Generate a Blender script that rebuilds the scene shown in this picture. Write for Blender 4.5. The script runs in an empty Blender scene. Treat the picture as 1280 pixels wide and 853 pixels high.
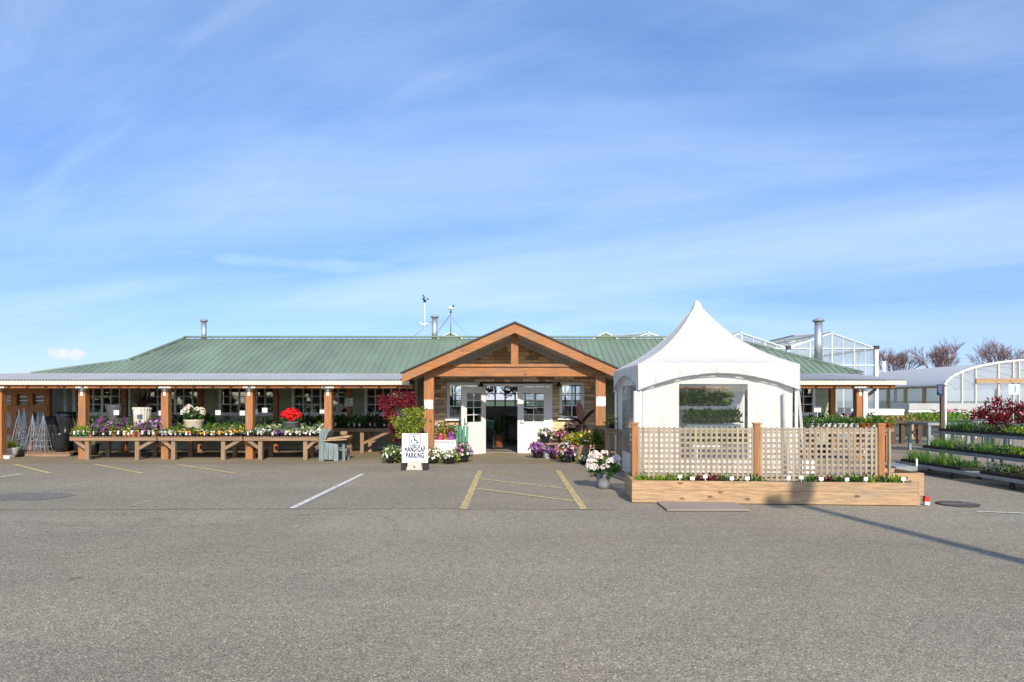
import bpy, math, random
from mathutils import Vector, Matrix
random.seed(7)
R = random.Random(11)
scene = bpy.context.scene
COL = scene.collection
F, CX, HY, EYE = 853.33, 638.0, 501.0, 1.65
def X(px, d): return (px - CX) / F * d
def Z(py, d): return EYE - (py - HY) / F * d
def D(py): return EYE * F / (py - HY)

# ---------------------------------------------------------------- mesh builder
class MB:
    def __init__(s): s.v = []; s.f = []; s.m = []; s.sm = []
    def poly(s, pts, m=0, smooth=False):
        b = len(s.v); s.v += [tuple(p) for p in pts]; s.f.append(tuple(range(b, b + len(pts)))); s.m.append(m); s.sm.append(smooth)
    def box(s, x0, x1, y0, y1, z0, z1, m=0):
        b = len(s.v)
        s.v += [(x0,y0,z0),(x1,y0,z0),(x1,y1,z0),(x0,y1,z0),(x0,y0,z1),(x1,y0,z1),(x1,y1,z1),(x0,y1,z1)]
        for q in ((0,3,2,1),(4,5,6,7),(0,1,5,4),(1,2,6,5),(2,3,7,6),(3,0,4,7)):
            s.f.append(tuple(b+i for i in q)); s.m.append(m); s.sm.append(False)
    def obox(s, c, size, M=None, m=0):
        M = M or Matrix.Identity(3); c = Vector(c); b = len(s.v); hx, hy, hz = [a/2 for a in size]
        for p in ((-hx,-hy,-hz),(hx,-hy,-hz),(hx,hy,-hz),(-hx,hy,-hz),(-hx,-hy,hz),(hx,-hy,hz),(hx,hy,hz),(-hx,hy,hz)):
            s.v.append(tuple(c + M @ Vector(p)))
        for q in ((0,3,2,1),(4,5,6,7),(0,1,5,4),(1,2,6,5),(2,3,7,6),(3,0,4,7)):
            s.f.append(tuple(b+i for i in q)); s.m.append(m); s.sm.append(False)
    def bar(s, p, q, w, h, m=0, up=(0,0,1)):
        p = Vector(p); q = Vector(q); d = q - p; L = d.length; d.normalize(); up = Vector(up)
        if abs(d.dot(up)) > .98: up = Vector((0,1,0))
        r = d.cross(up).normalized(); u = r.cross(d)
        s.obox((p+q)/2, (w, L, h), Matrix((r, d, u)).transposed(), m)
    def tube(s, p, q, r0, r1=None, n=8, m=0, caps=True):
        r1 = r0 if r1 is None else r1
        p = Vector(p); q = Vector(q); d = (q-p).normalized()
        a = d.cross(Vector((0,0,1)) if abs(d.z) < .95 else Vector((1,0,0))).normalized(); c = d.cross(a)
        b = len(s.v)
        for (o, r) in ((p, r0), (q, r1)):
            for i in range(n):
                t = 2*math.pi*i/n; s.v.append(tuple(o + (a*math.cos(t) + c*math.sin(t))*r))
        for i in range(n):
            j = (i+1) % n; s.f.append((b+i, b+j, b+n+j, b+n+i)); s.m.append(m); s.sm.append(n > 5)
        if caps:
            s.f.append(tuple(b+i for i in reversed(range(n)))); s.m.append(m); s.sm.append(False)
            s.f.append(tuple(b+n+i for i in range(n))); s.m.append(m); s.sm.append(False)
    def path(s, pts, r, n=6, m=0):
        for a, b in zip(pts, pts[1:]): s.tube(a, b, r, r, n, m)
    def lathe(s, c, prof, n=14, m=0, rib=0.0):
        b = len(s.v); cx, cy, cz = c
        for (r, z) in prof:
            for i in range(n):
                t = 2*math.pi*i/n; rr = r*(1 + (rib if i % 2 else 0)); s.v.append((cx+rr*math.cos(t), cy+rr*math.sin(t), cz+z))
        for k in range(len(prof)-1):
            for i in range(n):
                j = (i+1) % n; s.f.append((b+k*n+i, b+k*n+j, b+(k+1)*n+j, b+(k+1)*n+i)); s.m.append(m); s.sm.append(rib == 0)
        s.f.append(tuple(b+i for i in reversed(range(n)))); s.m.append(m); s.sm.append(False)
    def prism(s, pts, ax, t, m=0):
        """polygon pts (3D) pushed by vector ax*t"""
        a = Vector(ax)*t; n = len(pts); b = len(s.v); s.v += [tuple(p) for p in pts] + [tuple(Vector(p)+a) for p in pts]
        s.f.append(tuple(b+i for i in range(n))); s.m.append(m); s.sm.append(False)
        s.f.append(tuple(b+n+i for i in reversed(range(n)))); s.m.append(m); s.sm.append(False)
        for i in range(n):
            j = (i+1) % n; s.f.append((b+j, b+i, b+n+i, b+n+j)); s.m.append(m); s.sm.append(False)
    def mesh(s, name, mats):
        me = bpy.data.meshes.new(name); me.from_pydata(s.v, [], s.f)
        for mt in (mats if isinstance(mats, (list, tuple)) else [mats]): me.materials.append(mt)
        me.polygons.foreach_set('material_index', s.m); me.polygons.foreach_set('use_smooth', s.sm); me.update()
        return me
    def build(s, name, mats, parent=None):
        o = bpy.data.objects.new(name, s.mesh(name, mats)); COL.objects.link(o)
        if parent:
            o.parent = parent
            p = parent; off = Vector((0,0,0))
            while p is not None: off += p.location; p = p.parent
            o.location = -off
        return o
def tag(o, label, cat, group=None):
    o['label'] = label; o['category'] = cat
    if group: o['group'] = group
    return o
def thing(name, label, cat, loc=(0,0,0), group=None):
    o = bpy.data.objects.new(name, None); COL.objects.link(o); o.location = loc; o.empty_display_size = .1
    return tag(o, label, cat, group)
def struct(o, kind='structure'): o['kind'] = kind; return o
def rebase(o, loc):
    """give a world-built mesh object an origin at loc"""
    o.data.transform(Matrix.Translation(-Vector(loc))); o.location = loc; return o

# ---------------------------------------------------------------- materials
def newmat(name):
    m = bpy.data.materials.new(name); m.use_nodes = True
    nt = m.node_tree; return m, nt, nt.nodes['Principled BSDF'], nt.nodes['Material Output']
def lin(c): return tuple((x/12.92 if x <= .04045 else ((x+.055)/1.055)**2.4) for x in c)
def rgba(c): return (c[0], c[1], c[2], 1)
def mat(name, col, rough=.6, var=.25, scale=6, stretch=(1,1,1), island=.15, metal=0, bump=0, bscale=None, spec=.4, trans=0, detail=6, alpha=None):
    m, nt, b, out = newmat(name); N = nt.nodes; L = nt.links
    tc = N.new('ShaderNodeTexCoord'); mp = N.new('ShaderNodeMapping'); mp.inputs['Scale'].default_value = stretch
    L.new(tc.outputs['Object'], mp.inputs['Vector'])
    nz = N.new('ShaderNodeTexNoise'); nz.inputs['Scale'].default_value = scale; nz.inputs['Detail'].default_value = detail; nz.inputs['Roughness'].default_value = .65
    L.new(mp.outputs['Vector'], nz.inputs['Vector'])
    mr = N.new('ShaderNodeMapRange'); mr.inputs['From Min'].default_value = .3; mr.inputs['From Max'].default_value = .7
    mr.inputs['To Min'].default_value = 1-var; mr.inputs['To Max'].default_value = 1+var; L.new(nz.outputs['Fac'], mr.inputs['Value'])
    g = N.new('ShaderNodeNewGeometry'); mr2 = N.new('ShaderNodeMapRange'); mr2.inputs['To Min'].default_value = 1-island; mr2.inputs['To Max'].default_value = 1+island
    L.new(g.outputs['Random Per Island'], mr2.inputs['Value'])
    mu = N.new('ShaderNodeMath'); mu.operation = 'MULTIPLY'; L.new(mr.outputs['Result'], mu.inputs[0]); L.new(mr2.outputs['Result'], mu.inputs[1])
    vm = N.new('ShaderNodeVectorMath'); vm.operation = 'SCALE'; vm.inputs[0].default_value = col[:3]; L.new(mu.outputs[0], vm.inputs['Scale'])
    L.new(vm.outputs['Vector'], b.inputs['Base Color'])
    b.inputs['Roughness'].default_value = rough; b.inputs['Metallic'].default_value = metal; b.inputs['Specular IOR Level'].default_value = spec
    if bump:
        bp = N.new('ShaderNodeBump'); bp.inputs['Strength'].default_value = bump; bp.inputs['Distance'].default_value = .01
        n2 = N.new('ShaderNodeTexNoise'); n2.inputs['Scale'].default_value = bscale or scale*3; n2.inputs['Detail'].default_value = 4
        L.new(mp.outputs['Vector'], n2.inputs['Vector']); L.new(n2.outputs['Fac'], bp.inputs['Height']); L.new(bp.outputs['Normal'], b.inputs['Normal'])
    if trans:
        tr = N.new('ShaderNodeBsdfTranslucent'); L.new(vm.outputs['Vector'], tr.inputs['Color'])
        mx = N.new('ShaderNodeMixShader'); mx.inputs[0].default_value = trans
        L.new(b.outputs[0], mx.inputs[1]); L.new(tr.outputs[0], mx.inputs[2]); L.new(mx.outputs[0], out.inputs['Surface'])
    return m
def wood(name, col, axis, var=.32, rough=.7, island=.18, grey=.35):
    st = {'x': (.6, 9, 9), 'y': (9, .6, 9), 'z': (9, 9, .6)}[axis]
    m = mat(name, col, rough, var, 3.5, st, island, bump=.25, bscale=9)
    nt = m.node_tree; N = nt.nodes; L = nt.links; b = N['Principled BSDF']; src = b.inputs['Base Color'].links[0].from_socket     # weathered, greyed streaks
    tc = N.new('ShaderNodeTexCoord'); mp = N.new('ShaderNodeMapping'); mp.inputs['Scale'].default_value = {'x': (.5,3,3), 'y': (3,.5,3), 'z': (3,3,.5)}[axis]
    L.new(tc.outputs['Object'], mp.inputs[0]); nz = N.new('ShaderNodeTexNoise'); nz.inputs['Scale'].default_value = 1.7; nz.inputs['Detail'].default_value = 7; nz.inputs['Roughness'].default_value = .7; L.new(mp.outputs[0], nz.inputs['Vector'])
    r = N.new('ShaderNodeMapRange'); r.inputs['From Min'].default_value = .46; r.inputs['From Max'].default_value = .74; r.inputs['To Max'].default_value = grey*1.6; L.new(nz.outputs['Fac'], r.inputs['Value'])
    k = (col[0]+col[1]+col[2])/3; mx = N.new('ShaderNodeMix'); mx.data_type = 'RGBA'; L.new(r.outputs[0], mx.inputs['Factor']); L.new(src, mx.inputs['A']); mx.inputs['B'].default_value = (k*.95, k*.82, k*.70, 1); L.new(mx.outputs['Result'], b.inputs['Base Color'])
    return m
def knots(m, axis):
    nt = m.node_tree; N = nt.nodes; L = nt.links; b = N['Principled BSDF']; src = b.inputs['Base Color'].links[0].from_socket
    tc = N.new('ShaderNodeTexCoord'); mp = N.new('ShaderNodeMapping'); mp.inputs['Scale'].default_value = {'x':(2.6,5,6),'y':(5,2.6,6),'z':(5,6,2.6)}[axis]
    vo = N.new('ShaderNodeTexVoronoi'); vo.inputs['Scale'].default_value = 1.0; L.new(tc.outputs['Object'], mp.inputs[0]); L.new(mp.outputs[0], vo.inputs['Vector'])
    r = N.new('ShaderNodeMapRange'); r.inputs['From Min'].default_value = .07; r.inputs['From Max'].default_value = .17; r.inputs['To Min'].default_value = .28; L.new(vo.outputs['Distance'], r.inputs['Value'])
    v = N.new('ShaderNodeVectorMath'); v.operation = 'SCALE'; L.new(src, v.inputs[0]); L.new(r.outputs[0], v.inputs['Scale']); L.new(v.outputs[0], b.inputs['Base Color'])
def glass(name, tint=(.9,.95,1), refl=.12, diff=0.0, rough=.02, dcol=(.8,.85,.88)):
    m, nt, b, out = newmat(name); N = nt.nodes; L = nt.links; N.remove(b)
    t = N.new('ShaderNodeBsdfTransparent'); t.inputs[0].default_value = rgba(tint)
    g = N.new('ShaderNodeBsdfGlossy'); g.inputs['Roughness'].default_value = rough
    fr = N.new('ShaderNodeFresnel'); fr.inputs['IOR'].default_value = 1.5
    ad = N.new('ShaderNodeMath'); ad.operation = 'ADD'; ad.inputs[1].default_value = refl; ad.use_clamp = True; L.new(fr.outputs[0], ad.inputs[0])
    mx = N.new('ShaderNodeMixShader'); L.new(ad.outputs[0], mx.inputs[0]); L.new(g.outputs[0], mx.inputs[2])
    if diff:
        d = N.new('ShaderNodeBsdfDiffuse'); d.inputs[0].default_value = rgba(dcol)
        tl = N.new('ShaderNodeBsdfTranslucent'); tl.inputs[0].default_value = rgba(dcol)
        m0 = N.new('ShaderNodeMixShader'); m0.inputs[0].default_value = .5; L.new(d.outputs[0], m0.inputs[1]); L.new(tl.outputs[0], m0.inputs[2])
        m1 = N.new('ShaderNodeMixShader'); m1.inputs[0].default_value = diff; L.new(t.outputs[0], m1.inputs[1]); L.new(m0.outputs[0], m1.inputs[2]); L.new(m1.outputs[0], mx.inputs[1])
    else: L.new(t.outputs[0], mx.inputs[1])
    L.new(mx.outputs[0], out.inputs['Surface']); return m

def asphalt(name, base, warm, speck=1.0, seam=False):
    m, nt, b, out = newmat(name); N = nt.nodes; L = nt.links
    tc = N.new('ShaderNodeTexCoord')
    def noise(sc, det=4, rough=.6, stretch=None, dist=0):
        n = N.new('ShaderNodeTexNoise'); n.inputs['Scale'].default_value = sc; n.inputs['Detail'].default_value = det; n.inputs['Roughness'].default_value = rough; n.inputs['Distortion'].default_value = dist
        if stretch:
            mp = N.new('ShaderNodeMapping'); mp.inputs['Scale'].default_value = stretch; L.new(tc.outputs['Object'], mp.inputs['Vector']); L.new(mp.outputs[0], n.inputs['Vector'])
        else: L.new(tc.outputs['Object'], n.inputs['Vector'])
        return n
    def rng(src, a, bb, c, d):
        r = N.new('ShaderNodeMapRange'); r.inputs['From Min'].default_value = a; r.inputs['From Max'].default_value = bb; r.inputs['To Min'].default_value = c; r.inputs['To Max'].default_value = d
        L.new(src, r.inputs['Value']); return r.outputs['Result']
    def mul(a, bb):
        x = N.new('ShaderNodeMath'); x.operation = 'MULTIPLY'; L.new(a, x.inputs[0]); L.new(bb, x.inputs[1]); return x.outputs[0]
    big = rng(noise(.22, 6, .6, None, .6).outputs['Fac'], .3, .7, .84, 1.14)
    streak = rng(noise(.7, 5, .7, (.12, 1.0, 1)).outputs['Fac'], .3, .7, .92, 1.08)
    mid = rng(noise(9, 5, .7).outputs['Fac'], .3, .7, .88, 1.12)
    vo = N.new('ShaderNodeTexVoronoi'); vo.inputs['Scale'].default_value = 115; L.new(tc.outputs['Object'], vo.inputs['Vector'])
    sep = N.new('ShaderNodeSeparateColor'); L.new(vo.outputs['Color'], sep.inputs[0])
    gr = rng(sep.outputs[0], 0, 1, 1-.42*speck, 1+.42*speck)
    lit = rng(sep.outputs[1], .90, .97, 1, 1+.75*speck)
    dark = rng(noise(85, 3, .7).outputs['Fac'], .60, .75, 1, 1-.35*speck)
    stain = mul(rng(noise(.9, 3, .5, None, .3).outputs['Fac'], .66, .80, 1, .72), rng(noise(3.1, 2, .5).outputs['Fac'], .745, .775, 1, .55))
    f = mul(mul(mul(mul(big, mid), mul(gr, lit)), mul(dark, stain)), streak)
    mix = N.new('ShaderNodeMix'); mix.data_type = 'RGBA'; mix.inputs['A'].default_value = rgba(base); mix.inputs['B'].default_value = rgba(warm)
    L.new(rng(noise(.35, 4, .6).outputs['Fac'], .35, .65, 0, 1), mix.inputs['Factor'])
    vm = N.new('ShaderNodeVectorMath'); vm.operation = 'SCALE'; L.new(mix.outputs['Result'], vm.inputs[0]); L.new(f, vm.inputs['Scale'])
    L.new(vm.outputs[0], b.inputs['Base Color']); b.inputs['Roughness'].default_value = .9; b.inputs['Specular IOR Level'].default_value = .25
    bp = N.new('ShaderNodeBump'); bp.inputs['Strength'].default_value = .55; bp.inputs['Distance'].default_value = .006
    L.new(vo.outputs['Distance'], bp.inputs['Height']); bp.invert = True; L.new(bp.outputs[0], b.inputs['Normal'])
    return m
def paint(name, col, wear):
    m, nt, b, out = newmat(name); N = nt.nodes; L = nt.links
    tc = N.new('ShaderNodeTexCoord'); n = N.new('ShaderNodeTexNoise'); n.inputs['Scale'].default_value = 14; n.inputs['Detail'].default_value = 8; n.inputs['Roughness'].default_value = .8
    L.new(tc.outputs['Object'], n.inputs['Vector'])
    r = N.new('ShaderNodeMapRange'); r.inputs['From Min'].default_value = wear-.08; r.inputs['From Max'].default_value = wear+.08; L.new(n.outputs['Fac'], r.inputs['Value'])
    t = N.new('ShaderNodeBsdfTransparent'); mx = N.new('ShaderNodeMixShader'); L.new(r.outputs[0], mx.inputs[0]); L.new(t.outputs[0], mx.inputs[1]); L.new(b.outputs[0], mx.inputs[2])
    L.new(mx.outputs[0], out.inputs['Surface']); b.inputs['Base Color'].default_value = rgba(col); b.inputs['Roughness'].default_value = .8
    return m

M = {}
M['asphalt'] = asphalt('asphalt', (.272,.238,.185), (.282,.239,.180), 1.2)
M['asphalt_old'] = asphalt('old_asphalt', (.268,.232,.178), (.262,.223,.166), 1.15)
M['walk'] = asphalt('worn_walk', (.270,.222,.150), (.250,.202,.138), .6)
M['field'] = mat('field_grass', (.09,.12,.04), .9, .3, .3)
M['yellow'] = paint('yellow_paint', (.60,.47,.22), .44)
M['yellow_worn'] = paint('worn_yellow_paint', (.50,.38,.17), .545)
M['white_paint'] = paint('white_paint', (.72,.70,.66), .42)
M['crack'] = paint('asphalt_crack', (.09,.08,.07), .50); M['crack_worn'] = paint('faint_crack', (.10,.09,.08), .56)
M['tyre_mark'] = paint('tyre_mark', (.235,.21,.17), .60)
M['white_worn'] = paint('worn_white_paint', (.52,.48,.42), .55)
for a in 'xyz':
    M['cedar_'+a] = wood('cedar_'+a, (.37,.150,.052), a, .38)
    M['pine_'+a] = wood('pine_'+a, (.42,.265,.14), a, .36)
    knots(M['pine_'+a], a); knots(M['cedar_'+a], a)
    M['grey_'+a] = wood('weathered_wood_'+a, (.285,.178,.105), a, .45)
    M['lattice_'+a] = wood('lattice_wood_'+a, (.34,.275,.20), a, .3)
    M['darkwood_'+a] = wood('dark_wood_'+a, (.10,.065,.04), a, .35)
M['siding'] = mat('green_siding', (.36,.40,.265), .75, .12, 3, (1,1,1), .08, bump=.1)
M['roof_green'] = mat('green_metal_roof', (.160,.218,.162), .55, .26, .55, (1,.5,.3), .07, spec=.4)
M['corr'] = mat('grey_corrugated_metal', (.43,.43,.435), .55, .14, 1.2, (1,.2,1), 0, spec=.45)
M['white'] = mat('white_trim', (.83,.82,.79), .5, .05, 4, island=.03)
M['house_frame'] = mat('pale_grey_frame', (.60,.64,.64), .5, .1, 4)
M['fascia'] = mat('cream_fascia', (.62,.545,.47), .55, .08, 1.5, (.3,4,4), .03)
M['soffit'] = mat('pale_soffit', (.55,.52,.48), .8, .06, 3, island=.03)
M['dark_trim'] = mat('dark_trim', (.045,.035,.03), .6, .2, 5)
M['steel'] = mat('galvanised_steel', (.55,.57,.60), .38, .12, 4, metal=.8)
M['alu'] = mat('dull_aluminium', (.27,.29,.305), .5, .2, 3, metal=.25)
M['black'] = mat('black_plastic', (.018,.018,.02), .5, .2, 5)
M['black_gloss'] = mat('black_glaze', (.02,.022,.028), .15, .2, 3, spec=.6)
M['grey_pot'] = mat('dark_grey_pot', (.10,.10,.11), .6, .2, 8)
M['stone_pot'] = mat('pale_stone_pot', (.62,.58,.52), .8, .12, 14, bump=.2)
M['beige_pot'] = mat('beige_pot', (.55,.47,.36), .75, .12, 10)
M['terra'] = mat('terracotta', (.42,.16,.08), .75, .15, 8)
M['white_plastic'] = mat('white_plastic', (.80,.80,.80), .4, .04, 4)
M['pink_pot'] = mat('pink_pot', (.75,.06,.28), .4, .08, 4)
M['purple_pot'] = mat('purple_pot', (.36,.08,.50), .4, .08, 4)
M['orange_pot'] = mat('orange_pot', (.75,.25,.06), .4, .08, 4)
M['green_paint'] = mat('green_paint', (.012,.17,.095), .5, .1, 4)
M['blue_wash'] = mat('blue_washed_wood', (.175,.215,.215), .8, .55, 4, (6,6,.7), .2, bump=.3)
M['concrete'] = mat('concrete', (.48,.45,.40), .85, .15, 9, bump=.2)
M['rubber'] = mat('black_rubber', (.02,.02,.02), .7, .2, 6)
M['soil'] = mat('dark_soil', (.075,.045,.028), .95, .4, 30, bump=.6)
M['stone'] = mat('ledge_stone', (.64,.455,.28), .9, .36, 6, (.6,1,2), .5, bump=.7, bscale=16)
M['mortar'] = mat('dark_mortar', (.09,.07,.055), .95, .2, 8)
M['ink'] = mat('navy_ink', (.012,.026,.10), .6, .05, 4)
M['grey_ink'] = mat('grey_ink', (.12,.12,.14), .6, .05, 4)
M['teal_ink'] = mat('teal_ink', (.01,.36,.32), .6, .05, 4)
M['red_ink'] = mat('red_label', (.55,.03,.03), .5, .08, 4)
M['vinyl'] = mat('white_tent_vinyl', (.77,.76,.74), .5, .035, 1.1, (2.2,2.2,.6), .015, bump=.5, bscale=2.6, trans=.30)
M['clear'] = glass('clear_vinyl', (.92,.94,.95), .01, .035)
M['clear_side'] = glass('scuffed_vinyl', (.7,.75,.82), .05, .35, .1, (.45,.5,.58))
M['pane'] = glass('window_glass', (.80,.86,.88), .085)
M['glasshouse'] = glass('greenhouse_glass', (.93,.97,.98), -.65, .30, .04, (.84,.92,.95))
M['poly'] = glass('ribbed_polycarbonate', (.60,.70,.68), -.6, .6, .2, (.58,.64,.62))
M['polyroof'] = glass('roof_film', (.6,.7,.8), -.85, .96, .3, (.86,.87,.90))
M['floor'] = mat('shop_floor', (.30,.26,.21), .5, .2, 2)
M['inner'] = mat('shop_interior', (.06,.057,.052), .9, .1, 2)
M['bark'] = mat('grey_brown_bark', (.10,.075,.065), .9, .3, 5)
M['twig'] = mat('reddish_twig', (.20,.125,.125), .9, .3, 3, island=.3)
M['cloth_dark'] = mat('plant_dark', (.05,.018,.03), .5, .3, 8, trans=.2)
def leaf(name, col, isl=.45, tr=.3): M[name] = mat(name, col, .55, .15, 5, island=isl, trans=tr, spec=.35); return M[name]
leaf('leaf_green', (.10,.20,.032)); leaf('leaf_deep', (.045,.105,.026)); leaf('leaf_lime', (.26,.34,.03)); leaf('leaf_grass', (.09,.22,.025))
leaf('leaf_yellow', (.42,.36,.04)); leaf('leaf_red', (.30,.018,.035)); leaf('leaf_maroon', (.10,.012,.022)); leaf('leaf_bronze', (.055,.022,.03))
leaf('leaf_crimson', (.20,.02,.03)); leaf('leaf_grey', (.16,.20,.14)); leaf('leaf_straw', (.40,.34,.13))
def petal(name, col): M[name] = mat(name, col, .6, .12, 9, island=.25, trans=.25, spec=.2); return M[name]
petal('p_white', (.82,.80,.76)); petal('p_cream', (.80,.68,.52)); petal('p_yellow', (.80,.52,.04)); petal('p_violet', (.20,.03,.26)); petal('p_purple', (.24,.05,.30))
petal('p_magenta', (.55,.03,.24)); petal('p_pink', (.75,.32,.42)); petal('p_blush', (.82,.58,.50)); petal('p_red', (.75,.015,.02)); petal('p_orange', (.78,.24,.03)); petal('p_lilac', (.50,.32,.52))

# ---------------------------------------------------------------- plants
def rdir(rr, up=0.0):
    while True:
        v = Vector((rr.uniform(-1,1), rr.uniform(-1,1), rr.uniform(-1+up,1)))
        if .05 < v.length <= 1: return v
def add_leaf(mb, p, d, L, w, m, rr):
    d = d.normalized(); s = d.cross(Vector((rr.uniform(-1,1), rr.uniform(-1,1), rr.uniform(-.2,1.4))))
    if s.length < .05: s = d.cross(Vector((1,0,0)))
    s.normalize(); n = s.cross(d)
    a = p + d*L*.5 + s*w*.5 + n*w*.12; b = p + d*L - n*L*.12; c = p + d*L*.5 - s*w*.5 + n*w*.12
    mb.poly([p, a, b, c], m)
def add_flower(mb, p, d, r, m, rr, n=6):
    d = d.normalized(); s = d.cross(Vector((rr.uniform(-1,1), rr.uniform(-1,1), rr.uniform(-1,1))))
    if s.length < .05: s = d.cross(Vector((1,0,.3)))
    s.normalize(); t = d.cross(s); b = len(mb.v); mb.v.append(tuple(p - d*r*.25))
    for i in range(n):
        a = 2*math.pi*i/n; q = r*(1 if i % 2 == 0 else .72)
        mb.v.append(tuple(p + (s*math.cos(a)+t*math.sin(a))*q + d*r*.1*(i % 2)))
    for i in range(n):
        mb.f.append((b, b+1+i, b+1+(i+1) % n)); mb.m.append(m); mb.sm.append(False)
def add_dome(mb, c, rx, rz, nl, ls, lm, nf=0, fs=.03, fm=(1,), rr=R, low=-.25, shell=.55, upleaf=.35):
    c = Vector(c)
    for _ in range(nl):
        v = rdir(rr); v.z = max(v.z, low); k = rr.uniform(shell, 1)
        v = v.normalized()*k; p = c + Vector((v.x*rx, v.y*rx, v.z*rz)); dd = v + Vector((rr.uniform(-.6,.6), rr.uniform(-.6,.6), rr.uniform(-.2,.6)+upleaf))
        add_leaf(mb, p, dd, ls*rr.uniform(.7,1.3), ls*rr.uniform(.35,.6), lm if isinstance(lm, int) else rr.choice(lm), rr)
    for _ in range(nf):
        v = rdir(rr); v.z = abs(v.z)*1.0 + rr.uniform(-.25,.1); v.normalize(); k = rr.uniform(.9,1.1)
        p = c + Vector((v.x*rx*k, v.y*rx*k, v.z*rz*k)); add_flower(mb, p, v + Vector((0,-.35,.35)), fs*rr.uniform(.75,1.2), rr.choice(fm), rr)
def add_blades(mb, c, n, L, spread, w, m, rr, bend=.4, r0=.03):
    for _ in range(n):
        a = rr.uniform(0, 2*math.pi); o = Vector((math.cos(a), math.sin(a), 0)); l = L*rr.uniform(.65,1.1); sp = spread*rr.uniform(.2,1)
        p0 = Vector(c) + o*r0*rr.random(); side = Vector((-o.y, o.x, 0)); pts = []
        for k in range(4):
            t = k/3; pts.append(p0 + o*l*sp*t*(.6+bend*t) + Vector((0,0,l*(t - bend*sp*t*t))))
        for k in range(3):
            w0 = w*(1-k/3.2); w1 = w*(1-(k+1)/3.2); mb.poly([pts[k]-side*w0/2, pts[k]+side*w0/2, pts[k+1]+side*w1/2, pts[k+1]-side*w1/2], m if isinstance(m, int) else m[_ % len(m)])
def pot_profile(rt, rb, h): return [(rb, 0), (rb+(rt-rb)*.5, h*.5), (rt*.98, h*.82), (rt*1.07, h*.83), (rt*1.07, h), (rt*.95, h), (rt*.9, h*.9), (.001, h*.9)]
class Kind:
    """one kind of potted plant: a pot mesh and a few plant meshes, placed as many times as needed"""
    def __init__(s, rt, rb, h, potmat, leafmats, petals, nl, ls, nf, fs, rx, rz, variants=3, tagm=True, lift=0, n=10, part='foliage'):
        mb = MB(); mb.lathe((0,0,0), pot_profile(rt, rb, h), n)
        s.pots = mb.mesh('pot', potmat); s.tag = None; s.part = part
        if tagm:
            t = MB(); t.box(-.018, .018, -rt*1.02-.003, -rt*1.02, h*.45, h*.45+.075); s.tag = t.mesh('plant_tag', M['white_plastic'])
        s.plants = []
        for k in range(variants):
            rr = random.Random(k*31 + int(rx*1000) + nf*7 + len(leafmats)*3); p = MB()
            add_dome(p, (0,0,h+lift), rx, rz, nl, ls, list(range(len(leafmats))), nf, fs, list(range(len(leafmats), len(leafmats)+len(petals))) or (0,), rr)
            s.plants.append(p.mesh(part, [M[a] for a in leafmats] + [M[a] for a in petals]))
    def place(s, name, label, cat, loc, group=None, sc=1, seed=None):
        rr = random.Random(seed if seed is not None else hash((round(loc[0],3), round(loc[1],3))) & 0xffff)
        o = bpy.data.objects.new(name, s.pots); COL.objects.link(o); o.location = loc; o.scale = (sc,)*3
        tag(o, label, cat, group)
        c = bpy.data.objects.new(s.part, rr.choice(s.plants)); COL.objects.link(c); c.parent = o; c.rotation_euler = (0,0,rr.uniform(0,6.28)); c.scale = (rr.uniform(.88,1.12),)*2 + (rr.uniform(.85,1.2),)
        if s.tag and rr.random() < .75:
            t = bpy.data.objects.new('plant_tag', s.tag); COL.objects.link(t); t.parent = o; t.rotation_euler = (0,0,rr.uniform(-.5,.5))
        return o
ORD = 'first second third fourth fifth sixth seventh eighth ninth tenth eleventh twelfth thirteenth fourteenth fifteenth sixteenth seventeenth eighteenth nineteenth twentieth twenty-first twenty-second twenty-third twenty-fourth twenty-fifth twenty-sixth twenty-seventh twenty-eighth'.split()

def text_mesh(s, size, depth, name='lettering', bold=.0, sx=1.0, m=None):
    cu = bpy.data.curves.new('t', 'FONT'); cu.body = s; cu.size = size; cu.extrude = depth; cu.offset = bold; cu.align_x = 'CENTER'; cu.align_y = 'CENTER'; cu.resolution_u = 3; cu.space_character = 1.12
    ob = bpy.data.objects.new('t', cu); COL.objects.link(ob); bpy.context.view_layer.update()
    me = bpy.data.meshes.new_from_object(ob.evaluated_get(bpy.context.evaluated_depsgraph_get())); bpy.data.objects.remove(ob)
    me.transform(Matrix.Rotation(math.pi/2, 4, 'X') @ Matrix.Diagonal((sx,1,1,1))); me.name = name; me.materials.clear(); me.materials.append(m); return me
def put(me, name, parent, world):
    o = bpy.data.objects.new(name, me); COL.objects.link(o); o.parent = parent
    off = Vector((0,0,0)); p = parent
    while p is not None: off += p.location; p = p.parent
    o.location = Vector(world) - off; return o
# ---------------------------------------------------------------- ground and markings
def sheet(name, pts, z, m, kind='structure'):
    b = MB(); b.poly([(x, y, z) for x, y in pts], 0); return struct(b.build(name, m), kind)
def rect(x0, x1, y0, y1): return [(x0,y0),(x1,y0),(x1,y1),(x0,y1)]
sheet('ground', rect(-1500, 1500, -300, 2500), -.004, M['field'])
sheet('parking_lot', rect(-70, 60, -40, 60), 0, M['asphalt'])
sheet('old_asphalt_road', [(-60,10.5),(-9,10.25),(-1,10.42),(1.6,10.3),(1.9,18.3),(-60,18.1)], .004, M['asphalt_old'])
sheet('walkway_pavement', rect(-60, 8.2, 17.75, 30), .008, M['walk'])
def stripe(x0, y0, x1, y1, w, m, z=.013):
    a = Vector((x1-x0, y1-y0, 0)); n = Vector((-a.y, a.x, 0)).normalized()*w/2
    b = MB(); b.poly([(x0+n.x,y0+n.y,z),(x0-n.x,y0-n.y,z),(x1-n.x,y1-n.y,z),(x1+n.x,y1+n.y,z)][::-1]); o = b.build('road_marking', M[m]); struct(o)
    o.data.transform(Matrix.Identity(4)); return o
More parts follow.
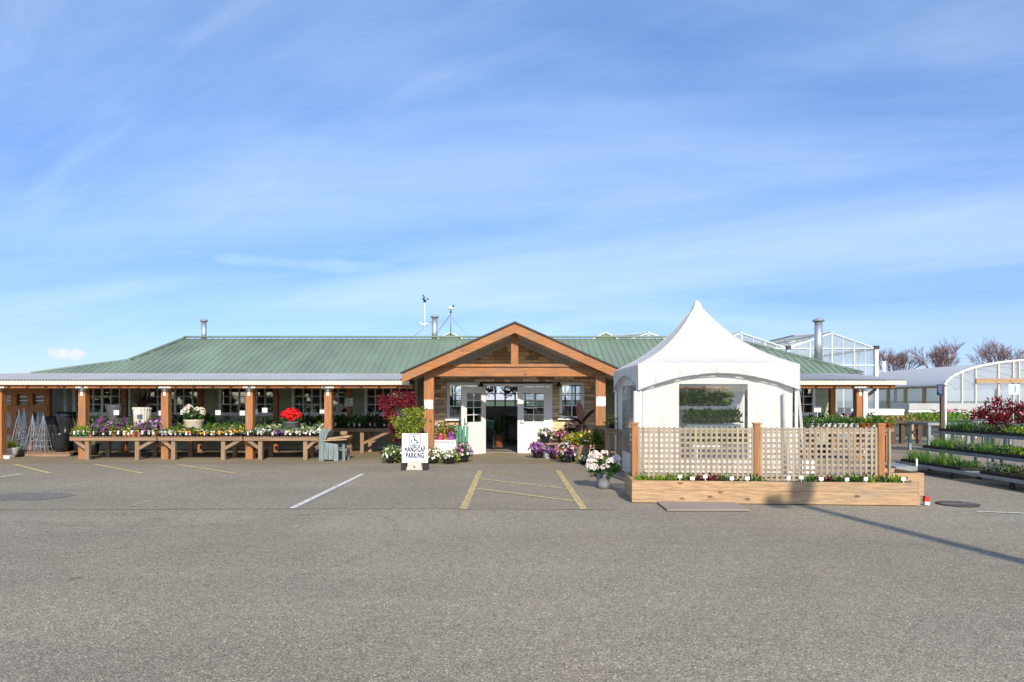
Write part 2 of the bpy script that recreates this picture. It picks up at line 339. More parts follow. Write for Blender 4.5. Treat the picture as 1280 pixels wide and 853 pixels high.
stripe(-40, 17.6, 1.2, 17.66, .07, 'yellow_worn'); stripe(-40, 15.3, 1.2, 15.32, .06, 'yellow_worn', .0135)
for i in range(6): stripe(-12.75+2.08*i, 17.55, -10.35+2.08*i, 15.36, .11, 'yellow' if i < 3 else 'yellow_worn', .014)
stripe(-3.3, 15.25, -3.33, 10.4, .10, 'white_paint'); stripe(-5.83, 15.25, -5.9, 10.6, .09, 'white_worn', .0145); stripe(-8.43, 15.25, -8.5, 12.2, .09, 'white_worn', .0145); stripe(-10.9, 15.25, -11, 13.4, .10, 'white_paint', .0145)
stripe(-5.2, 8.3, -2.0, 10.6, .05, 'white_worn')
stripe(-.71, 16.0, -.71, 10.3, .115, 'yellow'); stripe(1.11, 16.0, 1.11, 10.3, .115, 'yellow'); stripe(-.64, 10.36, 1.04, 10.36, .07, 'yellow_worn', .0125)
stripe(-.64, 12.75, 1.04, 11.15, .10, 'yellow', .0125); stripe(-.64, 14.3, 1.04, 12.7, .10, 'yellow', .0125); stripe(-.64, 15.85, 1.04, 14.25, .10, 'yellow_worn', .0125)
stripe(-.6, 17.2, 1.2, 15.9, .09, 'yellow_worn', .0125)
stripe(-40, 10.33, -9, 10.24, .03, 'crack_worn', .0135); stripe(-9, 10.24, -1, 10.41, .025, 'crack_worn', .0135); stripe(-20, 9.75, -2, 9.9, .02, 'crack_worn', .0015); stripe(1.6,9.9,6.5,9.7,.015,'crack_worn', .0015)
stripe(6.9, 10.1, 7.6, 9.9, .06, 'white_paint')

b = MB(); rr = random.Random(3)
def arc_mark(name, cx_, cy_, r_, a0, a1, w_, m_, z_):
    q = MB(); n_ = 24
    for i in range(n_):
        t0 = math.radians(a0+(a1-a0)*i/n_); t1 = math.radians(a0+(a1-a0)*(i+1)/n_)
        q.poly([(cx_+(r_-w_)*math.cos(t0),cy_+(r_-w_)*math.sin(t0),z_),(cx_+(r_+w_)*math.cos(t0),cy_+(r_+w_)*math.sin(t0),z_),(cx_+(r_+w_)*math.cos(t1),cy_+(r_+w_)*math.sin(t1),z_),(cx_+(r_-w_)*math.cos(t1),cy_+(r_-w_)*math.sin(t1),z_)])
    struct(q.build(name, M[m_]))
arc_mark('tyre_mark', -4.4, 8.2, 3.0, -40, 35, .05, 'tyre_mark', .0016); pass
def crack(pts, w_):
    q = MB(); rq = random.Random(len(pts)); P = []
    for (xa, ya), (xb, yb) in zip(pts, pts[1:]):
        for k in range(8): f = k/8; P.append((xa+(xb-xa)*f+rq.uniform(-.05,.05), ya+(yb-ya)*f+rq.uniform(-.04,.04)))
    for (xa, ya), (xb, yb) in zip(P, P[1:]):
        q.poly([(xa,ya-w_,.0026),(xb,yb-w_,.0026),(xb,yb+w_,.0026),(xa,ya+w_,.0026)])
    struct(q.build('asphalt_crack', M['crack']))
crack([(6.8,10.0),(7.1,9.3),(8.4,9.0),(9.4,8.3)], .010); crack([(7.0,10.3),(7.4,9.9),(7.2,9.5)], .008); crack([(-9,9.0),(-6.5,9.3),(-5.2,8.8)], .007)
b.poly([(-8.25+.75*math.cos(a)*rr.uniform(.8,1.2), 11.7+.5*math.sin(a)*rr.uniform(.8,1.2), .0085) for a in [i*math.pi/12 for i in range(24)]]); struct(b.build('asphalt_patch', asphalt('dark_patch', (.205,.186,.155), (.165,.152,.13), 1.2)))
# ---------------------------------------------------------------- the shop
shop = thing('garden_shop', 'long low garden shop with green metal roof, cedar porch posts and stone entrance gable', 'shop', (0, 21.2, 0))
YW = 23.0
wins_px = [(92,164),(183,255),(274,346),(365,437),(456,522)]
wins = [(X(a,YW), X(b,YW)) for a, b in wins_px]
rwins = [(3.5,5.3),(5.9,7.7),(8.3,10.25)]
ZS, ZT = 1.20, 2.42
def minus(a, b, holes):
    out = [(a, b)]
    for h0, h1 in holes:
        nx = []
        for s0, s1 in out:
            if h1 <= s0 or h0 >= s1: nx.append((s0, s1)); continue
            if h0 > s0: nx.append((s0, h0))
            if h1 < s1: nx.append((h1, s1))
        out = nx
    return [s for s in out if s[1]-s[0] > .01]
def clap(x0, x1, y, z0, z1, holes, name):
    b = MB(); z = z0
    while z < z1 - .01:
        zt = min(z+.145, z1)
        hs = [(a, c) for a, c, s, t in holes if s < zt-.005 and t > z+.005]
        for s0, s1 in minus(x0, x1, hs):
            b.prism([(s0,y-.03,z),(s0,y-.008,zt),(s0,y+.06,zt),(s0,y+.06,z)], (1,0,0), s1-s0)
        z = zt
    return b.build(name, M['siding'], shop)
clap(-15.5, -2.45, YW, .14, 2.6, [(a,c,ZS,ZT) for a,c in wins], 'siding_wall')
clap(2.75, 11.0, YW, .14, 2.6, [(a,c,ZS,ZT) for a,c in rwins], 'siding_wall')
b = MB(); b.box(-15.55,-2.45,YW-.05,YW+.06,0,.138); b.box(2.75,11.0,YW-.05,YW+.06,0,.138); b.build('foundation', M['concrete'], shop)
for q in (-15.56, 10.9): b = MB(); b.box(q,q+.12,YW+.07,28.6,0,2.55); b.build('side_wall', M['siding'], shop)
# back wall: tall row of glazed bays
b = MB(); b.box(-15.4,-2.4,28.6,28.7,0,2.6); b.box(3.2,10.85,28.6,28.7,0,2.6); b.box(-2.39,3.19,28.6,28.7,0,1.42); b.box(-2.39,3.19,28.6,28.7,2.25,2.6)
x = -2.35
while x < 3.1: b.box(x, x+.06, 28.58, 28.72, 1.42, 2.25); x += .42
b.box(-2.39,3.19,28.61,28.69,1.62,1.67); b.box(-2.39,3.19,28.61,28.69,1.93,1.96); b.build('back_wall', M['white'], shop)
b = MB(); b.box(-15.4,10.85,YW+.08,28.58,.004,.03); b.box(-2.4,2.7,21.4,YW+.08,.004,.03); b.build('shop_floor', M['floor'], shop)
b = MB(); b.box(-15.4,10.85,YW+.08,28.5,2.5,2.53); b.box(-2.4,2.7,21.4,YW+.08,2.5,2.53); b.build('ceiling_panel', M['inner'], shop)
def window(x0, x1, z0, z1, y, cols, rows, tw=.09, depth=.06, center=True):
    f = MB()
    f.box(x0-.0, x0+tw, y-depth, y+.05, z0, z1); f.box(x1-tw, x1, y-depth, y+.05, z0, z1)
    f.box(x0+tw, x1-tw, y-depth, y+.05, z1-tw, z1); f.box(x0+tw, x1-tw, y-depth, y+.05, z0, z0+tw*.6)
    gx0, gx1, gz0, gz1 = x0+tw, x1-tw, z0+tw*.6, z1-tw
    for i in range(1, cols):
        c = gx0+(gx1-gx0)*i/cols; w = .034 if center and i*2 == cols else .016; f.box(c-w, c+w, y-.03, y+.012, gz0, gz1)
    for j in range(1, rows):
        c = gz0+(gz1-gz0)*j/rows; f.box(gx0, gx1, y-.024, y+.008, c-.015, c+.015)
    fr = f.build('window', M['white'], shop)
    g = MB(); g.box(gx0, gx1, y+.014, y+.02, gz0, gz1); g.build('pane', M['pane'], fr)
    s = MB(); s.box(x0-.05, x1+.05, y-depth-.06, y-.035, z0-.06, z0-.002); s.build('sill', M['white'], fr)
    return fr
for a, c in wins + rwins: window(a, c, ZS, ZT, YW, 6, 4)
# roof: green metal hip with a broken slope at its end
ye, yr, yb, ze, zr = 22.45, 25.8, 29.15, 2.55, 3.99
Cc = (X(38,ye), ye, ze); K = (-13.16, 23.6, ze+(23.6-ye)*(zr-ze)/(yr-ye)); Rl = (X(231,yr), yr, zr)
Rr = (8.3, yr, zr); Cr = (11.6, ye, ze)
def mir(p): return (p[0], 2*yr-p[1], p[2])
b = MB()
b.poly([Cc, Cr, Rr, Rl, K]); b.poly([mir(p) for p in (Cc, K, Rl, Rr, Cr)]); b.poly([Cc, K, mir(K), mir(Cc)]); b.poly([K, Rl, mir(K)]); b.poly([Cr, mir(Cr), Rr])
sl = (zr-ze)/(yr-ye); nrm = Vector((0,-sl,1)).normalized(); x = Cc[0]+.15
while x < Cr[0]-.1:
    if x < K[0]: t = (x-Cc[0])/(K[0]-Cc[0]); top = ye+t*(K[1]-ye)
    elif x < Rl[0]: t = (x-K[0])/(Rl[0]-K[0]); top = K[1]+t*(yr-K[1])
    elif x < Rr[0]: top = yr
    else: top = ye+(Cr[0]-x)/(Cr[0]-Rr[0])*(yr-ye)
    y0 = ye-.04; p0 = Vector((x,y0,ze-.04*sl)); p1 = Vector((x,top-.03,ze+(top-.03-ye)*sl))
    if p1.y > p0.y+.1:
        o = nrm*.024; w = .02
        for (A, Bq) in (((-w*1.6,0),(-w,1)), ((-w,1),(w,1)), ((w,1),(w*1.6,0))):
            q = [p0+Vector((A[0],0,0))+o*A[1]+nrm*.002, p0+Vector((Bq[0],0,0))+o*Bq[1]+nrm*.002, p1+Vector((Bq[0],0,0))+o*Bq[1]+nrm*.002, p1+Vector((A[0],0,0))+o*A[1]+nrm*.002]
            b.poly(q)
        b.poly([p0+Vector((-w*1.6,0,0)), p0+Vector((w*1.6,0,0)), p0+Vector((w,0,0))+o, p0+Vector((-w,0,0))+o])
    x += .22
roof = b.build('roof', M['roof_green'], shop)
b = MB(); b.box(Rl[0], Rr[0], yr-.12, yr+.12, zr+.05, zr+.10); b.bar(Vector(Rl)+Vector((0,0,.04)), Vector(K)+Vector((0,0,.04)), .16, .05); b.bar(Vector(K)+Vector((0,0,.04)), Vector(Cc)+Vector((0,0,.03)), .14, .04)
b.bar(Vector(Rr)+Vector((0,0,.04)), Vector(Cr)+Vector((0,0,.04)), .16, .05); b.build('ridge_cap', M['roof_green'], roof)
b = MB(); b.box(Cc[0], Cr[0], ye-.01, ye+.05, ze-.16, ze-.03); b.build('eave_board', M['dark_trim'], roof)
# small green dormers behind the ridge
for px in (563, 757):
    d = 27.2; cx = X(px, d); za = Z(416.5, d); w = .80; zb = za-.42; b = MB()
    b.poly([(cx-w,d,zb-.35),(cx+w,d,zb-.35),(cx+w,d,zb),(cx,d,za),(cx-w,d,zb)]); b.poly([(cx-w-.08,d-.01,zb-.04),(cx,d-.01,za+.02),(cx,d+2,za+.02),(cx-w-.08,d+2,zb-.04)]); b.poly([(cx,d-.01,za+.02),(cx+w+.08,d-.01,zb-.04),(cx+w+.08,d+2,zb-.04),(cx,d+2,za+.02)])
    dm = b.build('dormer', M['roof_green'], shop)
    b = MB(); b.bar((cx-w-.06,d-.03,zb+.0),(cx,d-.03,za+.02),.03,.03); b.bar((cx,d-.03,za+.02),(cx+w+.06,d-.03,zb+.0),.03,.03); b.build('dormer_trim', M['white'], dm)
# porch roofs: corrugated
def corrugated(x0, x1, y0, z0, y1, z1, hipl=0):
    b = MB(); p = .085; n = int((x1-x0)/p*4)+1; vs = []
    for i in range(n+1):
        x = x0+(x1-x0)*i/n; w = .017*math.sin(2*math.pi*(x-x0)/p)
        e = y1
        if hipl and x < x0+hipl: e = y0+(y1-y0)*max(.02, (x-x0)/hipl)
        vs.append(((x,y0,z0+w), (x,e,z0+(z1-z0)*(e-y0)/(y1-y0)+w)))
    for a, c in zip(vs, vs[1:]): b.poly([a[0], c[0], c[1], a[1]], 0, False)
    b2 = len(b.v)
    return b
lp = corrugated(-18.6, -2.86, 18.83, 2.225, ye+.06, 2.545, 2.6).build('porch_roof', M['corr'], shop)
rp = corrugated(3.1, 10.95, 18.83, 2.225, ye+.06, 2.545).build('porch_roof', M['corr'], shop)
b = MB(); b.box(-18.6,-2.78,18.79,18.82,2.085,2.20); b.build('fascia', M['fascia'], lp)
b = MB(); b.box(3.0,10.9,18.79,18.82,2.085,2.20); b.build('fascia', M['fascia'], rp)
def beam(x0, x1, par):
    b = MB(); b.box(x0, x1, 19.15, 19.35, 1.985, 2.115); b.build('beam', M['cedar_x'], shop)
    r = MB(); x = x0+.2
    while x < x1-.1:
        r.bar((x, 18.86, 2.13), (x, 22.9, 2.47), .05, .10); x += .52
    r.build('rafter', M['cedar_y'], par)
beam(-18.4, -2.75, lp); beam(3.2, 10.8, rp)
def post(px, d, w, zt, m='cedar_z', cap=True):
    x = X(px, d); b = MB(); b.box(x-w/2, x+w/2, d-w/2, d+w/2, .008, zt); p = b.build('post', M[m], shop)
    if cap:
        c = MB(); c.box(x-.17, x+.17, d-w/2-.012, d-w/2-.002, zt-.005, zt+.06); c.box(x-.035, x+.035, d-w/2-.012, d-w/2-.002, zt-.2, zt-.005); c.build('bracket', M['white'], p)
    return p
for px in (1, 105, 208, 313, 411): post(px, 19.25, .20, 1.984)
for px in (156, 250.5, 345, 437): post(px, 22.0, .145, 2.37, cap=False)
pr = post(1073, 19.25, .20, 1.984); post(1040, 22.0, .16, 2.37, cap=False)
b = MB(); xx = X(1079.5, 19.2); b.box(xx-.05, xx+.06, 19.1, 19.2, .1, 2.0); b.build('downpipe', M['white'], shop)
b = MB(); b.bar((X(1078,19.2),19.3,1.6),(X(1097,19.2),19.3,1.98),.07,.07); b.build('brace', M['grey_x'], pr)
b = MB(); b.path([(X(75,22.6),22.6,2.42),(X(80,22.7),22.7,2.3),(X(82,22.8),22.8,2.2),(X(82,22.8),22.8,.1)], .055, 10); b.build('downpipe', M['white'], shop)
# entrance gable
gx = .12; yf = 18.6; za = 3.76; zt = 2.40; hw = 3.06; sg = (za-zt)/hw
ent = MB(); th = .07
for s in (-1, 1):
    ent.prism([(gx, yf, za), (gx+s*hw, yf, zt), (gx+s*hw, yf, zt-th*.6), (gx, yf, za-th)], (0,1,0), 6.6)
eg = ent.build('entrance_roof', [M['roof_green']], shop)
b = MB()
for s in (-1, 1): b.prism([(gx, yf+.1, za-th-.02), (gx+s*(hw-.06), yf+.1, zt-th*.6-.02), (gx+s*(hw-.06), yf+.1, zt-.10), (gx, yf+.1, za-th-.08)], (0,1,0), 2.5)
b.build('soffit', M['soffit'], eg)
for s in (-1, 1):
    b = MB(); b.prism([(gx, yf-.06, za-.03), (gx+s*(hw+.0), yf-.06, zt-.03), (gx+s*hw, yf-.06, zt-.26), (gx, yf-.06, za-.27)], (0,1,0), .09); b.build('barge_board', M['cedar_x'], eg)
    b = MB(); b.prism([(gx, yf-.085, za+.045), (gx+s*(hw+.05), yf-.085, zt+.02), (gx+s*(hw+.05), yf-.085, zt-.025), (gx, yf-.085, za-.005)], (0,1,0), .13); b.build('edge_flashing', M['dark_trim'], eg)
y0 = 18.95
b = MB(); b.box(gx-2.53, gx+2.53, y0, y0+.24, 2.325, 2.585); b.build('tie_beam', M['cedar_x'], eg)
b = MB(); b.box(gx-2.30, gx+2.30, y0-.05, y0+.29, 2.588, 2.665); b.build('beam_cap', M['cedar_x'], eg)
b = MB(); b.box(gx-.10, gx+.10, y0+.02, y0+.22, 2.668, za-.14); b.build('king_post', M['cedar_z'], eg)
for s in (-1, 1):
    b = MB(); x = gx+s*2.385; b.box(x-.135, x+.135, y0-.01, y0+.26, .008, 2.322); b.build('post', M['cedar_z'], shop)
    b = MB(); b.bar((x, y0+.28, 2.44), (x, 21.1, 2.44), .2, .22); b.build('side_beam', M['cedar_y'], eg)
# stone front
YS = 21.2
lw = (X(559,YS), X(600,YS), 1.09, 2.22); rw = (X(699,YS), X(730,YS), 1.12, 2.22); dx0, dx1, dz = X(606,YS), X(687.5,YS), 2.15
b = MB(); rr = random.Random(5); z = .0; holes = [lw, rw, (dx0-.08, dx1+.08, -1, dz+.03)]
while z < 3.55:
    h = rr.choice((.09,.11,.14)); zt2 = z+h
    half = 2.62 if zt2 < 2.3 else min(2.62, (za-.16-zt2)/sg)
    if half < .15: break
    hs = [(a-.003, c+.003) for a, c, s0, s1 in holes if s0 < zt2-.01 and s1 > z+.01]
    for s0, s1 in minus(gx-half, gx+half, hs):
        x = s0
        while x < s1-.02:
            l = min(rr.uniform(.16,.62), s1-x)
            if s1-x-l < .1: l = s1-x
            b.box(x+.006, x+l-.006, YS-rr.uniform(.02,.075), YS+.05, z+.006, zt2-.006); x += l
    z = zt2
sw = b.build('stone_wall', M['stone'], shop)
b = MB()
for s in (-1, 1): b.prism([(gx, YS-.10, za-th-.03), (gx+s*2.62, YS-.10, za-th-.03-2.62*sg), (gx+s*2.62, YS-.10, za-th-.24-2.62*sg), (gx, YS-.10, za-th-.24)], (0,1,0), .16)
b.build('gable_trim', M['soffit'], sw)
b = MB()
zt_ = 2.4
for s0, s1, za_, zb_ in ((gx-2.62, lw[0], 0, 2.35), (lw[0], lw[1], 0, lw[2]), (lw[0], lw[1], lw[3], 2.35), (lw[1], dx0-.08, 0, 2.35), (dx0-.08, dx1+.08, dz+.03, 2.35), (dx1+.08, rw[0], 0, 2.35), (rw[0], rw[1], 0, rw[2]), (rw[0], rw[1], rw[3], 2.35), (rw[1], gx+2.62, 0, 2.35)):
    if s1 > s0: b.box(s0, s1, YS-.01, YS+.12, za_+.003, zb_)
b.prism([(gx-2.6, YS-.01, 2.351), (gx+2.6, YS-.01, 2.351), (gx, YS-.01, 2.351+2.6*sg)], (0,1,0), .12); b.build('mortar', M['mortar'], sw)
for q in (-2.62, 2.5): b = MB(); b.box(gx+q, gx+q+.12, YS+.13, YW-.06, 0, 2.5); b.build('entrance_side_wall', M['siding'], shop)
window(lw[0], lw[1], lw[2], lw[3], YS-.04, 2, 3, .085, .05, False); window(rw[0], rw[1], rw[2], rw[3], YS-.04, 2, 3, .085, .05, False)
b = MB(); b.box(dx0-.075, dx0, YS-.1, YS+.12, .01, dz+.02); b.box(dx1, dx1+.075, YS-.1, YS+.12, .01, dz+.02); b.box(dx0, dx1, YS-.1, YS+.12, dz-.06, dz+.02); b.build('door_frame', M['white'], shop)
def door(hx, hy, ang, w, name='door', dirs=1):
    """leaf in local coords: hinge at 0, leaf along +x, built at height 0.02.."""
    d = bpy.data.objects.new(name, None)
    b = MB(); zt3 = dz-.075; t = .022
    wx0, wx1, wz0, wz1 = .19, w-.19, 1.0, 1.88
    b.box(0, wx0, -t, t, .02, zt3); b.box(wx1, w, -t, t, .02, zt3); b.box(wx0, wx1, -t, t, .02, wz0); b.box(wx0, wx1, -t, t, wz1, zt3)
    for j in range(1, 4): zc = wz0+(wz1-wz0)*j/4; b.box(wx0, wx1, -.013, .013, zc-.011, zc+.011)
    b.box((wx0+wx1)/2-.011, (wx0+wx1)/2+.011, -.014, .014, wz0, wz1)
    for e in (-1, 1):
        b.box(wx0-.03, wx0, min(0,e*.03), max(0,e*.03), wz0-.03, wz1+.03); b.box(wx1, wx1+.03, min(0,e*.03), max(0,e*.03), wz0-.03, wz1+.03)
        b.box(.16, w-.16, min(e*.022,e*.028), max(e*.022,e*.028), .22, .82)
    o = b.build(name, M['white'], None); o.parent = shop; o.location = (hx, hy-21.2, 0); o.rotation_euler = (0,0,ang)
    g = MB(); g.box(wx0, wx1, -.004, .004, wz0, wz1); go = g.build('pane', M['pane']); go.parent = o
    h = MB()
    for e in (-1, 1):
        h.box(w-.12, w-.075, min(e*.023,e*.035), max(e*.023,e*.035), .9, 1.12); h.tube((w-.1,e*.03,.98),(w-.1,e*.075,.98),.012,.012,8); h.bar((w-.1,e*.075,.98),(w-.21,e*.075,.98),.018,.02)
    ho = h.build('handle', M['steel']); ho.parent = o
    return o
wl = (dx1-dx0)/2-.01
ang = math.atan2(20.52-21.12, -1.33-(-.77))
d1 = door(dx0+.02, YS-.10, ang, wl)
d2 = door(dx1-.005, YS-.04, math.pi, wl)
# lettering on the closed leaf's glass
for i, (s, sz) in enumerate((('HOURS', .115), ('MON - SAT', .06), ('9 - 5:30', .075))): pass
o = put(text_mesh('HOURS', .13, .001, m=M['white_plastic'], bold=.004, sx=.8), 'lettering', shop, (X(664,YS), YS-.085, 1.80))
rr = random.Random(2)
for k in range(4):
    b = MB()
    z = 1.66-k*.085; x = X(658.5,YS)
    while x < X(672,YS): l = rr.uniform(.02,.05); b.box(x, x+l, YS-.087, YS-.085, z, z+.035); x += l+.015
    b.build('lettering', M['white_plastic'], shop)
# wall lamps either side of the doors
for px in (610.5, 698):
    x = X(px if px > 650 else 602, YS); z0 = 2.16; b = MB(); b.box(x-.04,x+.04,YS-.13,YS-.08,z0-.06,z0+.06); b.path([(x,YS-.12,z0),(x,YS-.22,z0+.06),(x,YS-.28,z0+.02)],.012); b.lathe((x,YS-.28,z0-.08),[(.085,0),(.07,.05),(.03,.1),(.012,.11)],12); b.build('wall_lamp', M['black'], shop)
# chimneys
def chimney(px, d, r, zb, zt, cap=.05):
    x = X(px, d); b = MB(); b.tube((x,d,zb),(x,d,zt),r,r,16); c = b.build('chimney', M['steel'], shop)
    k = MB(); k.lathe((x,d,zt+.02),[(r*1.35,0),(r*1.5,.02),(r*1.5,.06),(r*.3,.12)],16); k.build('chimney_cap', M['alu'], c)
chimney(255, 26.2, .095, 3.8, Z(403,26.2)); chimney(543.3, 26.4, .11, 3.8, Z(398,26.4))
chimney(1023, 24.0, .135, 2.9, Z(403,24.0))
# notices on the posts
def notice(px0, px1, py0, py1, d, label):
    x0, x1, z0, z1 = X(px0,d), X(px1,d), Z(py1,d), Z(py0,d); b = MB(); b.box(x0,x1,d-.006,d-.002,z0,z1); o = b.build('paper_notice', M['white_plastic']); rebase(o, ((x0+x1)/2, d-.004, z0)); tag(o, label, 'notice', 'paper notices on the porch posts')
    t = MB(); rr = random.Random(int(px0)); n = 6
    for k in range(n): 
        z = z1-(z1-z0)*(k+1)/(n+1.4); t.box(x0+.03, x1-.03-rr.uniform(0,.06), d-.0075, d-.0063, z-.004, z+.006)
    t.box(x0+.015,x0+.045,d-.008,d-.0065,z1-.045,z1-.015)
    t.build('print', M['grey_ink'], o)
notice(530.5, 541, 500, 511.5, 18.93, 'white paper notice on the entrance post behind the lime maple')
notice(745.5, 757, 496, 508, 18.93, 'white paper notice on the entrance post beside the white tent')
notice(431, 441, 498, 508, 21.9, 'white paper notice on the slim porch post above the back bench')
# ---------------------------------------------------------------- weather masts on the roof
t = thing('weather_mast', 'tall thin white mast with anemometer on the roof ridge beside the steel flue', 'weather mast', (X(531,26.3),26.3,3.9))
x, d = X(531,26.3), 26.3
b = MB(); b.tube((x,d,3.9),(x,d,Z(379,d)),.016,.013,8); b.build('pole', M['white'], t)
b = MB(); z = Z(376,d); b.lathe((x,d,z-.06),[(.05,0),(.06,.03),(.05,.08),(.01,.1)],10)
for k in range(3): a = k*2.1; b.tube((x,d,z+.06),(x+.1*math.cos(a),d+.1*math.sin(a),z+.06),.008,.008,5); b.lathe((x+.11*math.cos(a),d+.11*math.sin(a),z+.03),[(.02,0),(.035,.03),(.02,.06)],8)
b.bar((x,d,z+.1),(x-.08,d,z+.22),.02,.05); b.build('wind_sensor', M['black'], t)
z = Z(405,d); b = MB(); b.bar((x-.16,d,z),(x+.2,d,z),.025,.03); b.lathe((x-.17,d,z),[(.03,0),(.04,.04),(.02,.08)],8); b.build('crossarm', M['white'], t)
b = MB(); b.tube((X(515,25.9),25.9,4.03),(X(541,26.2),26.2,Z(401,26.2)),.014,.014,6); b.build('stay', M['alu'], t)
x, d = X(563.5,27.1), 27.1
t = thing('weather_station', 'braced weather station with white sensor head above the small green dormer', 'weather station', (x,d,4.32))
b = MB(); b.tube((x,d,4.30),(x,d,Z(386,d)),.02,.018,8); b.build('pole', M['alu'], t)
z = Z(387,d); b = MB(); b.lathe((x,d,z),[(.09,0),(.11,.02),(.10,.09),(.02,.12)],12); b.build('sensor_head', M['white'], t)
b = MB(); b.tube((x,d,z+.08),(x+.1,d,z+.14),.012,.012,6); b.lathe((x+.1,d,z+.1),[(.03,0),(.045,.03),(.03,.07)],8); b.build('wind_cup', M['black'], t); b = MB(); b.lathe((x,d,z-.14),[(.03,0),(.045,.03),(.03,.07)],8); b.build('wind_gauge', M['black'], t)
for a, c in ((541,423),(587,423)):
    b = MB(); b.tube((X(a,26.2),26.2,Z(c,26.2)),(x,d,Z(393 if a<563 else 396,d)),.02 if a<563 else .008,.02 if a<563 else .008,6); b.build('stay', M['alu'], t)

# ---------------------------------------------------------------- glass greenhouse behind
gh = thing('glass_greenhouse', 'tall glass greenhouse with pitched bays and open roof vents behind the shop', 'greenhouse', (12.6,31,0))
y0, y1, ze2, zr2 = 31.0, 46.0, 4.02, 4.72
fr = MB(); gl = MB(); rf = MB()
bays = [(4.2,8.4),(8.4,12.6),(12.6,16.6)]
def fb(p, q, w=.055, h=.055): fr.bar(p, q, w, h)
for x0, x1 in bays:
    xm = (x0+x1)/2
    for yy in (y0, y0+5, y0+10, y1):
        fb((x0,yy,ze2),(xm,yy,zr2)); fb((xm,yy,zr2),(x1,yy,ze2)); fb((x0,yy,ze2),(x1,yy,ze2),.06,.05)
        fb((x0,yy,0),(x0,yy,ze2),.11,.11)
    for k in range(1, 8):
        xx = x0+(x1-x0)*k/8; top = ze2+(zr2-ze2)*(1-abs(xx-xm)/((x1-x0)/2)); fb((xx,y0,0),(xx,y0,top),.055 if k % 2 == 0 else .025,.055 if k % 2 == 0 else .025)
    fb((x0,y0,3.25),(x1,y0,3.25),.05,.06); fb((x0,y0,2.5),(x1,y0,2.5),.05,.06); fb((x0,y0,.9),(x1,y0,.9),.06,.1)
    gl.poly([(x0,y0+.03,.0),(x1,y0+.03,.0),(x1,y0+.03,ze2),(xm,y0+.03,zr2),(x0,y0+.03,ze2)])
    for k in range(21):
        yy = y0+.2+(y1-y0-.4)*k/20
        fr.bar((x0,yy,ze2+.02),(xm,yy,zr2+.02),.035,.035); fr.bar((xm,yy,zr2+.02),(x1,yy,ze2+.02),.035,.035)
    rf.poly([(x0,y0,ze2),(xm,y0,zr2),(xm,y1,zr2),(x0,y1,ze2)]); rf.poly([(xm,y0,zr2),(x1,y0,ze2),(x1,y1,ze2),(xm,y1,zr2)])
    fr.bar((xm,y0,zr2+.03),(xm,y1,zr2+.03),.07,.07)
fb((16.6,y0,0),(16.6,y0,ze2),.16,.16); fb((16.6,y1,0),(16.6,y1,ze2),.11,.11); fb((16.6,y0,ze2),(16.6,y1,ze2),.12,.12); fb((16.6,y0,.9),(16.6,y1,.9),.06,.1)
gl.poly([(16.6,y0,0),(16.6,y1,0),(16.6,y1,ze2),(16.6,y0,ze2)])
for k in range(1,10): yy = y0+(y1-y0)*k/10; fb((16.6,yy,0),(16.6,yy,ze2),.05,.05)
fr.build('frame', M['house_frame'], gh); gl.build('glazing', M['glasshouse'], gh); rf.build('roof_glazing', M['glasshouse'], gh)
for xq in [q[0] for q in bays]+[16.6]: b = MB(); b.box(xq-.1,xq+.1,y0-.12,y0+.1,ze2-.03,ze2+.12); b.build('gutter_end', M['dark_trim'], gh)
for x0, x1 in bays:                                    # open vents along the ridge's west slope
    xm = (x0+x1)/2
    for k in range(4):
        ya = y0+.5+k*3.6; b = MB(); h = MB(); P = [(xm,ya,zr2+.06),(xm,ya+3,zr2+.06),(xm-1.5,ya+3,zr2-.06),(xm-1.5,ya,zr2-.06)]
        for i in range(4): b.bar(P[i], P[(i+1)%4], .06, .05)
        for i in range(1,4): q = i/4; b.bar((xm,ya+3*q,zr2+.06),(xm-1.5,ya+3*q,zr2-.06),.03,.03)
        b.bar((xm-1.4,ya+1.5,zr2-.06),(xm-1.1,ya+1.5,zr2-.40),.03,.03)
        v = b.build('roof_vent', M['alu'], gh); h.poly(P); h.build('pane', M['glasshouse'], v)
# inside the greenhouse: benches with crops
def leafbench(x0, x1, y0, y1, z, label, mats=('leaf_green','leaf_deep'), name='crop_bench', fl=(), n=500, bm='grey_x', fs=.05, h=.18):
    t = thing(name, label, 'bench', ((x0+x1)/2, y0, 0))
    b = MB(); b.box(x0,x1,y0,y1,z-.08,z); b.build('bench_top', M[bm], t)
    for xx in (x0+.08, x1-.08):
        for yy in (y0+.08, y1-.08): l = MB(); l.box(xx-.04,xx+.04,yy-.04,yy+.04,.01,z-.083); l.build('leg', M[bm], t)
    p = MB(); rr = random.Random(int(abs(x0)*100+y0*10))
    for _ in range(n):
        q = Vector((rr.uniform(x0,x1), rr.uniform(y0,y1), z+rr.uniform(.02,h))); add_leaf(p, q, Vector((rr.uniform(-1,1),rr.uniform(-1,1),rr.uniform(.1,1.2))), rr.uniform(.08,.16), rr.uniform(.04,.07), rr.randrange(len(mats)), rr)
        if fl and rr.random() < .35: add_flower(p, q+Vector((0,0,.06)), Vector((rr.uniform(-.4,.4),-.6,.7)), fs, len(mats)+rr.randrange(len(fl)), rr)
    o = p.build('foliage', [M[a] for a in mats]+[M[a] for a in fl], t); o['kind'] = 'stuff'
    return t
